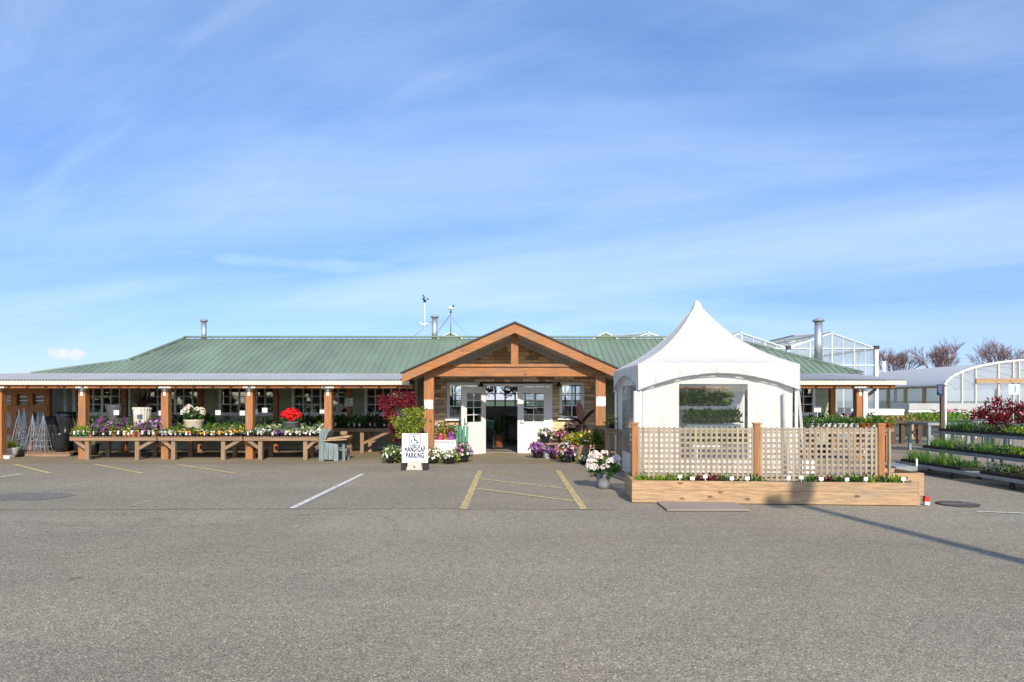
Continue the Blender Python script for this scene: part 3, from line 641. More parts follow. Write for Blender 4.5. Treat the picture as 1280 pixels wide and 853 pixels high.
# ---------------------------------------------------------------- hoop greenhouse, right
hg = thing('hoop_greenhouse', 'wide arched hoop greenhouse with grey film roof and ribbed clear end wall', 'greenhouse', (23.2,30,0))
hx0, hw2, hy0, hy1, he, hr = 19.1, 4.15, 30.0, 42.0, 2.30, 1.12
hc = hx0+hw2
arch = [(hc-hw2*math.cos(a), he+hr*math.sin(a)**1.15) for a in [math.pi*i/24 for i in range(25)]]
b = MB()
for (xa, za2), (xb, zb2) in zip(arch, arch[1:]): b.poly([(xa,hy0,za2),(xb,hy0,zb2),(xb,hy1,zb2),(xa,hy1,za2)][::-1], 0, True)
b.build('film_roof', M['polyroof'], hg)
for k in range(7):
    b = MB(); yy = hy0+(hy1-hy0)*k/6; b.path([(xa,yy,za2+(-.04 if k else .02)) for xa, za2 in arch], .025 if k else .06, 6); b.build('hoop', M['white'], hg)
b = MB()
for k in range(9): yy = hy0+(hy1-hy0)*k/8; b.box(hx0-.06,hx0+.06,yy-.07,yy+.07,0,he)
b.bar((hx0,hy0,he-.03),(hx0,hy1,he-.03),.1,.1); b.bar((hx0,hy0,.5),(hx0,hy1,.5),.1,.14); b.build('side_frame', M['pine_z'], hg)
def ribbed(p0, p1, z0, ztop, pitch=.12, amp=.02):
    b = MB(); p0 = Vector(p0); p1 = Vector(p1); L = (p1-p0).length; d = (p1-p0)/L; nn = Vector((-d.y,d.x,0)); n = int(L/pitch*2)
    for i in range(n):
        a = p0+d*L*i/n+nn*amp*(1 if i%2 else -1); c = p0+d*L*(i+1)/n+nn*amp*(-1 if i%2 else 1)
        za3 = ztop(L*i/n); zb3 = ztop(L*(i+1)/n); b.poly([(a.x,a.y,z0),(c.x,c.y,z0),(c.x,c.y,zb3),(a.x,a.y,za3)])
    return b
ribbed((hx0+.03,hy0,0),(hx0+.03,hy1,0),.05,lambda s: he-.04).build('side_wall', M['poly'], hg)
def ah(s):
    xx = min(max(s, 0), 2*hw2); c = (hw2-xx)/hw2; return he+hr*max(0, math.sqrt(max(0,1-c*c)))**1.15-.03
ribbed((hx0,hy0+.08,0),(hx0+2*hw2,hy0+.08,0),.05,ah).build('end_wall', M['glasshouse'], hg)
b = MB()
for k, s in enumerate((.05,.75,1.35,2.35,3.0,3.25,4.15,4.45,5.2,6.0,7.0,8.2)): xx = hx0+s; b.box(xx-.028,xx+.028,hy0-.03,hy0+.05,0,ah(s))
b.build('end_frame', M['fascia'], hg)
b = MB(); b.box(hx0+1.3,hx0+7.2,hy0-.12,hy0-.035,2.42,2.62); b.build('door_rail', M['pine_x'], hg)
b = MB(); b.tube((X(1105,41),41,2.8),(X(1105,41),41,Z(452,41)),.11,.11,10); b.build('flue', M['white'], hg)
# ---------------------------------------------------------------- bare trees
def bare_tree(px, d, h, seed, label, cr=2.6):
    x = X(px, d); t = thing('bare_tree', label, 'tree', (x,d,0), 'bare trees far behind the greenhouses'); rr = random.Random(seed); tk = MB(); cw = MB()
    tk.tube((x,d,0),(x+.05,d,h*.32),.24,.17,8); tk.build('trunk', M['bark'], t)
    def grow(p, v, L, r, lev):
        q = p+v*L; cw.tube(p, q, r, r*.62, 4 if lev < 2 else 3, 0 if lev < 2 else 1, False)
        if lev >= 5: return
        for k in range(rr.choice((3,4,4)) if lev < 4 else 4):
            s = rr.uniform(.45,1); p2 = p+v*L*s; a = Vector((rr.uniform(-1,1),rr.uniform(-1,1),rr.uniform(-.3,.8)))
            grow(p2, (v*1.15+a*.75).normalized(), L*rr.uniform(.60,.80), max(r*.55,.013), lev+1)
    base = Vector((x+.05,d,h*.30))
    for k in range(7):
        a = 2*math.pi*k/7+rr.uniform(-.3,.3); grow(base+Vector((0,0,rr.uniform(-.1,.6))), Vector((math.cos(a)*.7,math.sin(a)*.7,rr.uniform(.7,2.0))).normalized(), h*.205*rr.uniform(.85,1.1), .085, 1)
    cw.build('crown', [M['bark'], M['twig']], t)
bare_tree(1119, 80, 9.9, 3, 'bare round tree behind the greenhouse flue, the smallest of three')
bare_tree(1177, 78, 10.2, 5, 'bare reddish tree standing between two others beyond the hoop greenhouse')
bare_tree(1245, 80, 10.9, 8, 'bare tree rising behind the high crest of the hoop greenhouse')

# ---------------------------------------------------------------- the tent
tx0, tx1, ty0, ty1, tev, tpk = 2.53, 5.64, 13.4, 16.5, 2.36, 3.80
tent = thing('party_tent', 'white high peaked marquee tent with arched valance and clear window', 'tent', ((tx0+tx1)/2, ty0, 0))
cx, cy = (tx0+tx1)/2, (ty0+ty1)/2; h2 = (tx1-tx0)/2
b = MB(); NR, NS = 14, 10
def tp(side, u, k):
    """u along the side -1..1, k ring 0(eave)..NR(peak)"""
    q = k/NR; s = 1-q; zz = tev+(tpk-tev)*(1-(1-(q))**.62) if False else tev+(tpk-tev)*(.52*q+.48*q**2.6)
    s2 = s*(1-.10*math.sin(math.pi*s)*(1-abs(u)))
    zz -= .05*math.sin(math.pi*q)*(1-u*u)
    s2 = max(s2, .03)
    px_, py_ = u*s2*h2, -s2*h2
    for _ in range(side): px_, py_ = -py_, px_
    return (cx+px_, cy+py_, zz)
for side in range(4):
    for k in range(NR):
        for i in range(NS):
            u0, u1 = -1+2*i/NS, -1+2*(i+1)/NS
            b.poly([tp(side,u0,k),tp(side,u1,k),tp(side,u1,k+1),tp(side,u0,k+1)],0,True)
top = b.build('canopy', M['vinyl'], tent)
b = MB(); b.lathe((cx,cy,tpk-.04),[(.045,0),(.04,.05),(.012,.09)],10); b.build('finial', M['vinyl'], top)
b = MB()
for side in range(4):
    b.path([Vector(tp(side,-1,k))+Vector((0,0,.004)) for k in range(NR)], .012, 5); pass
    b.path([Vector(tp(side,-1+2*i/NS,0))+Vector((0,0,.006)) for i in range(NS+1)], .012, 5)
b.build('seam', M['vinyl'], top)
def valance(side):
    b = MB(); n = 40; rr = random.Random(side)
    for i in range(n):
        q = []
        for j in (i, i+1):
            u = -1+2*j/n; drop = .52-.34*math.cos(u*math.pi/2)**.8 if abs(u) < 1 else .52
            drop = .185+.335*abs(u)**1.9
            q.append((u, drop, .012*math.sin(u*17+side)+.010*math.sin(u*41)))
        rows = 5
        for r_ in range(rows):
            P = []
            for (uu, dr, wv), rrn in ((q[0],r_),(q[1],r_),(q[1],r_+1),(q[0],r_+1)):
                f = rrn/rows; px_, py_ = uu*(h2+.03), -(h2+.03+wv*f*2)
                for _ in range(side): px_, py_ = -py_, px_
                P.append((cx+px_, cy+py_, tev+.01-dr*f))
            b.poly(P[::-1], 0, True)
        # dark piping along the arch
    o = b.build('valance', M['vinyl'], tent)
    p = MB(); pts = []
    for i in range(n+1):
        u = -1+2*i/n; px_, py_ = u*(h2+.03), -(h2+.05)
        for _ in range(side): px_, py_ = -py_, px_
        pts.append((cx+px_, cy+py_, tev+.01-(.185+.335*abs(u)**1.9)))
    p.path(pts, .011, 5); p.build('piping', M['alu'], o)
for s in range(4): valance(s)
def wallpanel(side, clear, matv='vinyl', cm='clear'):
    """fabric wall with a clear window, slightly wavy"""
    ins = .07; n = 36; b = MB(); c = MB(); e = h2-ins; u0, u1, z0, z1 = clear
    def pt(u, z):
        wv = (.016*math.sin(u*11+side*2)+.010*math.sin(u*29+z*2))*min(1, max(0, (max(u-u1, u0-u))*8)); px_, py_ = u*e, -(e+wv)
        for _ in range(side): px_, py_ = -py_, px_
        return (cx+px_, cy+py_, z)
    zs = [.03,.5,.9,1.3,1.6,1.98,2.15,2.35]
    us = sorted(set([-1+2*i/n for i in range(n+1)]+[u0,u1]))
    for a, a2 in zip(us, us[1:]):
        for za_, zb_ in zip(zs, zs[1:]):
            inside = a >= u0-1e-6 and a2 <= u1+1e-6 and za_ >= z0-1e-6 and zb_ <= z1+1e-6
            (c if inside else b).poly([pt(a,za_),pt(a2,za_),pt(a2,zb_),pt(a,zb_)],0,True)
    w = b.build('wall_panel', M[matv], tent)
    if c.v: c.build('clear_window', M[cm], w)
    return w
uw = lambda px: (X(px,13.45)-cx)/(h2-.07)
wallpanel(0, (uw(849),uw(935),.5,1.98)); wallpanel(3, (-.62,.62,.5,1.98), 'vinyl', 'clear_side'); wallpanel(2, (-.8,.8,.5,1.98))
b = MB()
for sx, sy in ((tx0,ty0),(tx1,ty0),(tx0,ty1),(tx1,ty1)):
    l = MB(); l.tube((sx+(.02 if sx<cx else -.02),sy+(.02 if sy<cy else -.02),.01),(sx+(.02 if sx<cx else -.02),sy+(.02 if sy<cy else -.02),tev-.03),.03,.03,10); l.lathe((sx+(.02 if sx<cx else -.02),sy+(.02 if sy<cy else -.02),.008),[(.09,0),(.09,.012),(.03,.02)],10); l.build('leg', M['white'], tent)
b.bar((tx0,ty0,tev-.04),(tx1,ty0,tev-.04),.05,.05); b.bar((tx0,ty1,tev-.04),(tx1,ty1,tev-.04),.05,.05); b.bar((tx0,ty0,tev-.04),(tx0,ty1,tev-.04),.05,.05); b.bar((tx1,ty0,tev-.04),(tx1,ty1,tev-.04),.05,.05); b.build('frame', M['white'], tent)
# guy strap and ballast at the shop-side corner, rolled side curtain
b = MB(); b.bar((tx1+.03,ty0+.1,2.1),(tx1+.36,ty0+.5,.35),.05,.01); b.bar((tx1+.03,ty0+.1,2.0),(tx1+.12,ty0+.4,.3),.03,.01); b.build('guy_strap', M['white'], tent)
b = MB(); b.tube((tx0-.06,ty0+.02,1.84),(tx0-.06,ty0+.02,.25),.05,.065,8); b.build('rolled_curtain', M['vinyl'], tent)
b = MB(); b.tube((tx1-.25,ty0-.035,1.8),(tx1-.22,ty0-.035,.3),.06,.07,8); b.build('rolled_curtain', M['vinyl'], tent)
b = MB(); b.box(tx1+.22,tx1+.5,ty0+.3,ty0+.6,.01,.45); b.build('ballast', M['white_plastic'], tent)
# shelves of plants seen through its window
for k, (z, lab) in enumerate(((.70,'low tray shelf of green seedlings inside the white tent'),(1.12,'middle tray shelf of green seedlings inside the white tent'),(1.52,'high tray shelf of green seedlings inside the white tent'))):
    leafbench(3.9, 5.1, 14.6+k*.5, 15.05+k*.5, z, lab, ('leaf_grass','leaf_lime','leaf_green'), 'plant_shelf', n=800, bm='white_plastic', h=.28)
t = thing('cash_stand', 'wooden cash stand with white notice inside the tent', 'stand', (3.5,15.2,0))
b = MB(); b.box(3.18,3.62,15.0,15.35,.01,1.05); b.build('cabinet', M['pine_z'], t); b = MB(); b.box(3.12,3.68,14.95,15.4,1.053,1.1); b.build('counter', M['cedar_x'], t); b = MB(); b.box(3.3,3.62,14.97,14.985,1.28,1.55); b.bar((3.46,14.99,1.1),(3.46,14.99,1.3),.03,.02); b.build('notice', M['white_plastic'], t)

# ---------------------------------------------------------------- raised bed and trellis
PA = Vector((1.96,11.0,0)); PB = Vector((6.36,10.66,0)); u = (PB-PA).normalized(); w = Vector((-u.y,u.x,0)); PL = (PB-PA).length
def pl(a, c, z=0): return PA+u*a+w*c+Vector((0,0,z))
Mu = Matrix((u, w, Vector((0,0,1)))).transposed()
bed = thing('raised_bed', 'long pale wooden raised bed planted with herbs in front of the tent', 'planter', tuple(PA))
def plank(a0, a1, c0, c1, z0, z1, m, name='plank'):
    b = MB(); b.obox(pl((a0+a1)/2,(c0+c1)/2,(z0+z1)/2),(a1-a0,c1-c0,z1-z0),Mu); return b.build(name, M[m], bed)
plank(0,PL,0,.05,.012,.212,'pine_x','front_board'); plank(0,PL,.004,.05,.216,.362,'pine_x','front_board')
plank(.0,.05,.053,1.32,.012,.36,'pine_y','end_board'); plank(PL-.05,PL,.053,1.32,.012,.36,'pine_y','end_board'); plank(.053,PL-.053,1.27,1.32,.012,.36,'pine_x','back_board')
plank(PL+.003,PL+.05,.02,.12,.012,.36,'pine_z','corner_post')
b = MB(); n = 40
rr = random.Random(9)
gridz = [[.285+rr.uniform(-.012,.02) for j in range(9)] for i in range(n+1)]
for i in range(n):
    for j in range(8):
        a0, a1 = .053+(PL-.106)*i/n, .053+(PL-.106)*(i+1)/n; c0, c1 = .053+1.21*j/8, .053+1.21*(j+1)/8
        b.poly([pl(a0,c0,gridz[i][j]),pl(a1,c0,gridz[i+1][j]),pl(a1,c1,gridz[i+1][j+1]),pl(a0,c1,gridz[i][j+1])],0,True)
b.build('soil', M['soil'], bed)
tre = thing('trellis_fence', 'square lattice trellis fence on three cedar posts standing in the raised bed', 'trellis', tuple(pl(0,.62)))
pa = [.11, 2.13, 4.13]
for a in pa:
    b = MB(); b.obox(pl(a,.62,.66),(.10,.10,1.18),Mu); p = b.build('post', M['cedar_z'], tre)
    b = MB(); b.obox(pl(a,.62,1.265),(.125,.125,.025),Mu); b.build('post_cap', M['cedar_x'], p)
def lattice(f, L, z0=.31, z1=1.205, sp=.0885, wd=.038, z1b=None):
    b = MB(); n = round(L/sp); fr_ = f
    for i in range(n+1):
        s = min(max(L*i/n, wd/2), L-wd/2); c, Mx = fr_(s, 0); b.obox((c[0],c[1],(z0+z1)/2),(wd,.008,z1-z0),Mx,1)
    m = round((z1-z0)/sp)
    for j in range(m+1):
        z = z0+(z1-z0)*j/m; z = min(max(z, z0+wd/2), z1-wd/2-.02); c, Mx = fr_(L/2, .0095); b.obox((c[0],c[1],z),(L,.008,wd),Mx,0)
    return b
def fx(a0): return lambda s, off: (pl(a0+s,.60+off), Mu)
Mw = Matrix((w, -u, Vector((0,0,1)))).transposed()
def fy(a0): return lambda s, off: (pl(a0+off,.69+s), Mw)
for a0, a1 in ((pa[0]+.055,pa[1]-.055),(pa[1]+.055,pa[2]-.055)): lattice(fx(a0), a1-a0).build('lattice_panel', [M['lattice_x'],M['lattice_z']], tre)
lattice(fy(pa[0]-.02), .56).build('lattice_panel', [M['lattice_y'],M['lattice_z']], tre); lattice(fy(pa[2]+.02), .56).build('lattice_panel', [M['lattice_y'],M['lattice_z']], tre)
b = MB(); b.obox(pl(pa[2]+.14,.62,.72),(.035,.05,.9),Mu); b.build('end_slat', M['lattice_z'], tre)
# second bed behind the corner
b2 = thing('raised_bed', 'small raised bed corner behind the long herb bed, with bare pale end board', 'planter', (6.9,11.9,0))
b = MB(); b.box(6.52,7.12,11.75,11.80,.01,.40); b.box(7.07,7.12,11.803,12.6,.01,.40); b.box(6.52,6.57,11.803,12.6,.01,.4); b.box(6.573,7.067,12.55,12.6,.01,.4); b.build('frame', M['pine_x'], b2)
b = MB(); b.box(6.573,7.067,11.803,12.547,.1,.33); b.build('soil', M['soil'], b2)
# herbs
def herb(a, c, kind, label, sc=1.0):
    p = pl(a, c, .287); rr = random.Random(int(a*100)+int(c*1000)); b = MB(); mats = {'lettuce':['leaf_green','leaf_lime'],'red':['leaf_maroon','leaf_crimson'],'grass':['leaf_grey','leaf_deep'],'herb':['leaf_deep','leaf_green'],'sprout':['leaf_lime','leaf_green']}[kind]
    if kind == 'grass': add_blades(b, (0,0,0), 45, .17*sc, .55, .008, [0,1], rr)
    else: add_dome(b, (0,0,.03), .14*sc, .10*sc, 80, .07*sc, [0,1], rr=rr, low=0, shell=.2, upleaf=.5)
    o = bpy.data.objects.new('herb_plant', b.mesh('herb', [M[m] for m in mats])); COL.objects.link(o); o.location = p; tag(o, label, 'herb', 'herbs growing in the raised bed'); return o
hl = [(.22,'lettuce'),(.42,'lettuce'),(.62,'lettuce'),(.82,'herb'),(1.0,'lettuce'),(1.15,'red'),(1.33,'red'),(1.62,'herb'),(1.85,'grass'),(2.02,'herb'),(2.75,'grass'),(2.95,'herb'),(3.15,'red'),(3.32,'herb'),(3.5,'herb'),(3.68,'herb'),(3.85,'lettuce'),(4.02,'herb'),(4.2,'lettuce'),(4.33,'sprout')]
cnt = {}
tot = {k: sum(1 for _, q in hl if q == k) for _, k in hl}
nm = {'lettuce':'bright green leafy clump','red':'dark red leafy clump','grass':'thin grey-green tuft','herb':'deep green herb clump','sprout':'small lime sprout'}
for a, k in hl:
    cnt[k] = cnt.get(k, 0)+1
    herb(a, .34+.06*math.sin(a*9), k, f"{nm[k]} in the long bed, {ORD[cnt[k]-1]} of its colour from the doors side" if tot[k] > 1 else 'small lime sprout at the raised bed end by the seedling racks', 1.05)
for i, px in enumerate((851,866,883,915,934,983,999,1023,1054,1077,1121)):
    a = (X(px,10.98)-PA.x)/u.x; p = pl(a, .14, .29); rr = random.Random(i); hgt = .10+rr.uniform(-.02,.02)
    b = MB(); b.box(-.006,.006,-.003,.003,-.06,hgt); b.box(-.035,.035,-.006,-.0032,hgt-.01,hgt+.045); o = b.build('plant_label', M['white_plastic']); o.location = p; o.rotation_euler = (rr.uniform(-.1,.1),rr.uniform(-.1,.1),rr.uniform(-.2,.2)); tag(o, f'small white plant label in the raised bed, {ORD[i]} counting from the doors side', 'plant label', 'white labels in the raised bed')
b = MB(); b.obox((0,0,0),(.09,.06,.004)); o = b.build('plant_label', M['white_plastic']); o.location = pl(1.93-.0+.02,.12,.31); o.rotation_euler=(.3,.05,.2); tag(o, 'white plant label lying flat on the raised bed soil', 'plant label', 'white labels in the raised bed')
# ground board and drain, litter
b = MB(); b.prism([(X(820,11.0),10.93,.012),(X(834,10.15),10.15,.012),(X(937,10.15),10.15,.012),(X(917,10.95),10.9,.012)], (0,0,1), .022); o = b.build('plywood_board', M['lattice_x']); o.data.materials[0] = mat('grey_board', (.30,.245,.215), .85, .18, 2, (.4,3,3), 0); rebase(o, (2.9,10.5,.008)); tag(o, 'thin flat grey board lying on the asphalt before the raised bed', 'board')
t = thing('drain_cover', 'round rusty iron drain grate set in the asphalt beyond the bed', 'drain', (X(1197,10.83),10.83,.006))
cx2, cy2 = X(1197,10.83), 10.83
b = MB(); b.lathe((cx2,cy2,.006),[(.30,0),(.30,.012),(.27,.012),(.27,.004)],28); b.build('rim', mat('rusty_iron', (.055,.047,.042), .8, .3, 20), t)
b = MB()
for k in range(-5,6):
    xx = k*.05; hl2 = math.sqrt(max(.001,.265**2-xx*xx)); b.box(cx2+xx-.011,cx2+xx+.011,cy2-hl2,cy2+hl2,.012,.017)
b.box(cx2-.26,cx2+.26,cy2-.012,cy2+.012,.0175,.021); b.build('grate', mat('worn_iron', (.20,.17,.15), .6, .3, 20), t); b = MB(); b.lathe((cx2,cy2,.0095),[(.268,0),(.268,.0015),(.001,.0015)],24); b.build('pit', M['rubber'], t)
t = thing('drink_carton', 'crumpled red and white carton on the ground at the bed corner', 'carton', (X(1160,10.7),10.75,.004)); x = X(1160,10.7)
b = MB(); b.obox((x,10.75,.10),(.07,.06,.09),Matrix.Rotation(.2,3,'Y')); b.build('carton_top', M['red_ink'], t); b = MB(); b.obox((x+.005,10.75,.035),(.072,.062,.05),Matrix.Rotation(.1,3,'Y')); b.build('carton_base', M['white_plastic'], t)

# ---------------------------------------------------------------- accessible parking sign
sd = 16.2; x0, x1, z0, z1 = X(502.5,sd), X(535,sd), Z(578.5,sd), Z(542,sd)
sg_ = thing('parking_sign', 'white handicap parking sign board on a small concrete block', 'sign', ((x0+x1)/2, sd, 0)); xc = (x0+x1)/2
b = MB(); b.box(x0,x1,sd-.012,sd+.012,z0,z1); b.build('sign_board', M['white_plastic'], sg_)
b = MB(); b.prism([(xc-.19,sd-.12,.013),(xc+.19,sd-.12,.013),(xc+.15,sd-.09,z0+.02),(xc-.15,sd-.09,z0+.02)], (0,1,0), .21); b.build('concrete_block', M['concrete'], sg_)
b = MB(); b.tube((xc,sd-.125,.09),(xc,sd-.115,.09),.018,.018,8); b.build('bolt', M['dark_trim'], sg_)
for s in (-1,1):
    b = MB(); b.box(xc+s*.26-.06,xc+s*.26+.06,sd-.1,sd+.1,.013,z0-.01); b.build('rubber_foot', M['rubber'], sg_)
put(text_mesh('HANDICAP', .178, .001, bold=.008, sx=.50, m=M['ink']), 'lettering', sg_, (xc, sd-.0145, z0+.315)); put(text_mesh('PARKING', .178, .001, bold=.008, sx=.53, m=M['ink']), 'lettering', sg_, (xc, sd-.0145, z0+.165))
b = MB(); yq = sd-.0145
def q2(x, z): return (xc+x, yq, z0+.54+z)
def ring(pts, wd):
    for p, q in zip(pts, pts[1:]): b.bar(q2(*p), q2(*q), .002, wd, up=(0,1,0)) if False else b.bar(q2(*p), q2(*q), wd, .002, up=(0,1,0))
rs = []; hs_, r_ = .135, .035
for cx3, cz3, a0 in ((hs_-r_,hs_-r_,0),(-hs_+r_,hs_-r_,90),(-hs_+r_,-hs_+r_,180),(hs_-r_,-hs_+r_,270)):
    for k in range(5): a = math.radians(a0+k*22.5); rs.append((cx3+r_*math.cos(a), cz3+r_*math.sin(a)))
rs.append(rs[0]); ring(rs, .014)
ring([(-.015+.070*math.cos(math.radians(a)), -.038+.070*math.sin(math.radians(a))) for a in range(125,395,15)], .017)
ring([(-.02,.055),(-.012,-.01),(.04,-.012),(.062,-.075),(.092,-.066)], .024); ring([(-.016,.025),(.04,.022)], .017)
ring([(-.024+.012*math.cos(math.radians(a)), .085+.012*math.sin(math.radians(a))) for a in range(0,361,45)], .024)
b.build('wheelchair_symbol', M['ink'], sg_)
# ---------------------------------------------------------------- display benches on the porch
BT = .655
def bench(x0, x1, y0, y1, z, name, label, legs, posts=(), m='grey', group='wooden plant benches along the porch', brace=True, slat=.09):
    t = thing(name, label, 'bench', ((x0+x1)/2, y0, 0), group)
    b = MB(); b.box(x0,x1,y0,y0+.035,z-.115,z-.028); b.build('front_rail', M[m+'_x'], t); b = MB(); b.box(x0,x1,y1-.035,y1,z-.115,z-.028); b.build('back_rail', M[m+'_x'], t)
    b = MB(); x = x0
    while x < x1-.02:
        xe = min(x+slat-.022, x1)
        if not any(p-.13 < xe and p+.13 > x for p in posts): b.box(x, xe, y0-.012, y1+.012, z-.025, z)
        else: b.box(x, xe, y0-.012, y0+.2, z-.025, z)
        x += slat
    b.build('slat_top', M[m+'_y'], t)
    for lx, front in legs:
        ly = y0+.038 if front else y1-.14
        b = MB(); b.box(lx-.055,lx+.055,ly,ly+.10,.010,z-.03); lg = b.build('leg', M[m+'_z'], t)
        if brace:
            s = -1 if lx < (x0+x1)/2 else 1; e = x0+.1 if s < 0 else x1-.1
            b = MB(); b.bar((lx,ly+.03,.30),(e,ly+.03,z-.10),.045,.085); b.build('brace', M[m+'_x'], lg)
    return t
fy0, fy1 = 18.85, 20.15
def bx(px): return X(px, 18.85)
p105, p208, p313, p411 = [X(p,19.25) for p in (105,208,313,411)]
bench(bx(87), bx(195.5), fy0, fy1, BT, 'plant_bench', 'slatted wooden bench of violet pansies standing beside the black urns', [(bx(107.5),1),(bx(170),1),(X(134,20),0),(X(193,20),0)], (p105,))
bench(bx(197), bx(303), fy0, fy1, BT, 'plant_bench', 'slatted wooden bench of yellow primroses with the white hydrangea bowl on it', [(bx(215.5),1),(bx(278),1),(X(237,20),0),(X(293,20),0)], (p208,))
bench(bx(304.5), bx(398), fy0, fy1, BT, 'plant_bench', 'slatted wooden bench of white and purple primroses beside the blue-washed chair', [(bx(324.5),1),(bx(381),1),(X(338,20),0),(X(390,20),0)], (p313,), m='grey')
BB = .80
def bb(px): return X(px, 21.2)
bench(bb(205), bb(362), 21.2, 21.85, BB, 'back_bench', 'long wooden bench under the shop windows, behind the primrose benches', [(bb(235),1),(bb(325),1)], (), brace=False)
bench(bb(371), bb(491), 21.2, 21.85, BB, 'back_bench', 'wooden bench of dark green potted plants beside the red maple', [(bb(395),1),(bb(452),1),(bb(458),0)], (), brace=True)
# small potted plants
PK = {}
def pk(kn, *a, **k):
    if kn not in PK: PK[kn] = Kind(*a, **k)
    return PK[kn]
pk('violet', .052,.038,.095,M['black'],['leaf_green','leaf_deep'],['p_violet','p_purple','p_lilac'],34,.055,24,.027,.075,.07,4)
pk('magenta', .052,.038,.095,M['black'],['leaf_green','leaf_deep'],['p_magenta','p_purple','p_pink'],34,.055,22,.027,.075,.08,4)
pk('green', .052,.038,.10,M['green_paint'],['leaf_green','leaf_lime'],['p_yellow'],55,.06,2,.02,.075,.08,3)
pk('yellowpot', .052,.038,.095,M['terra'],['leaf_green','leaf_lime'],['p_yellow','p_cream'],40,.055,9,.022,.075,.075,4)
pk('yprim', .05,.04,.07,M['black'],['leaf_green','leaf_deep'],['p_yellow','p_yellow','p_cream','p_orange'],30,.06,12,.026,.075,.05,4)
pk('wprim', .05,.04,.07,M['black'],['leaf_green','leaf_deep'],['p_white','p_white','p_cream'],26,.06,13,.027,.075,.05,4)
pk('pprim', .05,.04,.07,M['black'],['leaf_green','leaf_deep'],['p_purple','p_lilac','p_violet'],24,.06,15,.027,.075,.05,4)
pk('dark', .055,.042,.10,M['black'],['leaf_deep','leaf_deep','leaf_green'],[],60,.07,0,.02,.085,.09,4)
pk('darkred', .055,.042,.10,M['black'],['leaf_deep','leaf_bronze'],['p_magenta'],50,.07,5,.022,.085,.09,4)
rr = random.Random(21)
def jig(a=.012): return rr.uniform(-a, a)
ROWN = ['front','second','third','back']
def fill(x0, x1, ys, z, choose, label, grp, cat='flower pot', name='potted_flower', posts=(), step=.135, skip=(), scs=(1.35,1.7,2.0,2.2)):
    cnts = {}
    items = []
    for r_, y in enumerate(ys):
        n = int((x1-x0)/step)
        for i in range(n):
            x = x0+step*(i+.5)+(x1-x0-n*step)/2
            if any(abs(x-p) < .17 and abs(y-19.25) < .19 for p in posts): continue
            if any(abs(x-sx) < sr and abs(y-sy) < sr for sx, sy, sr in skip): continue
            k, words_ = choose(i/n, r_); items.append((x, y, k, words_, r_, i))
    for x, y, k, words_, r_, i in items:
        cnts[r_] = cnts.get(r_, 0)+1
        PK[k].place(name, label.format(w=words_, o=ORD[min(cnts[r_],28)-1], r=ROWN[min(r_,3)]), cat, (x+jig(), y+jig(), z+.001), grp, sc=scs[min(r_,3)]*rr.uniform(.92,1.1))
def c1(f, r_):
    if r_ == 0: return ('green','leafy green primrose in a green pot') if f < .12 else rr.choice([('yellowpot','yellow budded pansy'),('yellowpot','yellow budded pansy'),('magenta','pink and violet pansy'),('dark','dark green pansy')])
    return rr.choice([('violet','violet pansy'),('violet','violet pansy'),('magenta','pink and violet pansy')]) if f > .15 or r_ > 1 else ('yellowpot','yellow budded pansy')
fill(bx(87.5), bx(195), (18.94,19.10,19.53,19.95), BT, c1, '{w}, {o} from the urns in {r} row, urn-side bench', 'pansies on the bench beside the urns', scs=(1.35,1.9,2.45,2.6), posts=(p105,), skip=((X(178,19.9),19.88,.36),(X(143.5,19.9),19.9,.27)))
def c2(f, r_): return ('wprim','white primrose') if f < .13 and r_ == 0 else ('yprim','yellow primrose')
fill(bx(197.5), bx(302.5), (18.94,19.10,19.53,19.85), BT, c2, '{w}, {o} from the urn side in {r} row of the hydrangea bench', 'primroses on the bench with the hydrangea bowl', posts=(p208,), skip=((X(242.5,19.5),19.5,.36),))
def c3(f, r_): return ('pprim','purple primrose') if .28 < f < .52 else (('yprim','cream yellow primrose') if f < .1 and r_ else ('wprim','white primrose'))
fill(bx(305), bx(397.5), (18.94,19.10,19.55,19.9), BT, c3, '{w}, {o} from the hydrangea side in {r} row of the chair-side bench', 'primroses on the bench beside the chair', posts=(p313,), skip=((X(364,19.5),19.52,.36),))
fill(bb(372), bb(490), (21.27,21.42), BB, lambda f, r_: ('darkred','budding dark green plant') if rr.random() < .2 else ('dark','dark green potted plant'), '{w}, {o} from the tub side in {r} row of the maple-side bench', 'dark potted plants on the bench beside the maple', cat='potted plant', name='potted_plant', step=.15)
fill(bb(206), bb(262), (21.3,21.45), BB, lambda f, r_: rr.choice([('dark','dark green potted plant'),('yprim','orange and yellow primrose')]), '{w} under the windows, {o} in {r} row counting from the spiky cordyline', 'potted plants on the long window bench', cat='potted plant', name='potted_plant', step=.14)
# flowers and goods in front of the windows, further along
pk('cyc', .07,.05,.12,M['terra'],['leaf_deep','leaf_green'],['p_pink','p_white'],50,.08,8,.035,.11,.13,3)
for i,(px,k,w_) in enumerate(((268,'dark','dark trailing plant'),(279,'cyc','pink cyclamen in clay pot'),(296,'cyc','second pink cyclamen in clay pot'),(305,'dark','dark leafy plant'),(327,'cyc','cyclamen standing behind the purple primroses'),(334,'dark','dark leafy plant behind the purple primroses'),(340,'cyc','cyclamen beside the slim post'),(352,'dark','dark leafy plant beside the red tub'))):
    PK[k].place('potted_plant', f'{w_} on the long window bench, {ORD[i]} past the hydrangea', 'potted plant', (bb(px),21.5,BB+.001), 'potted plants on the long window bench', sc=1.15)
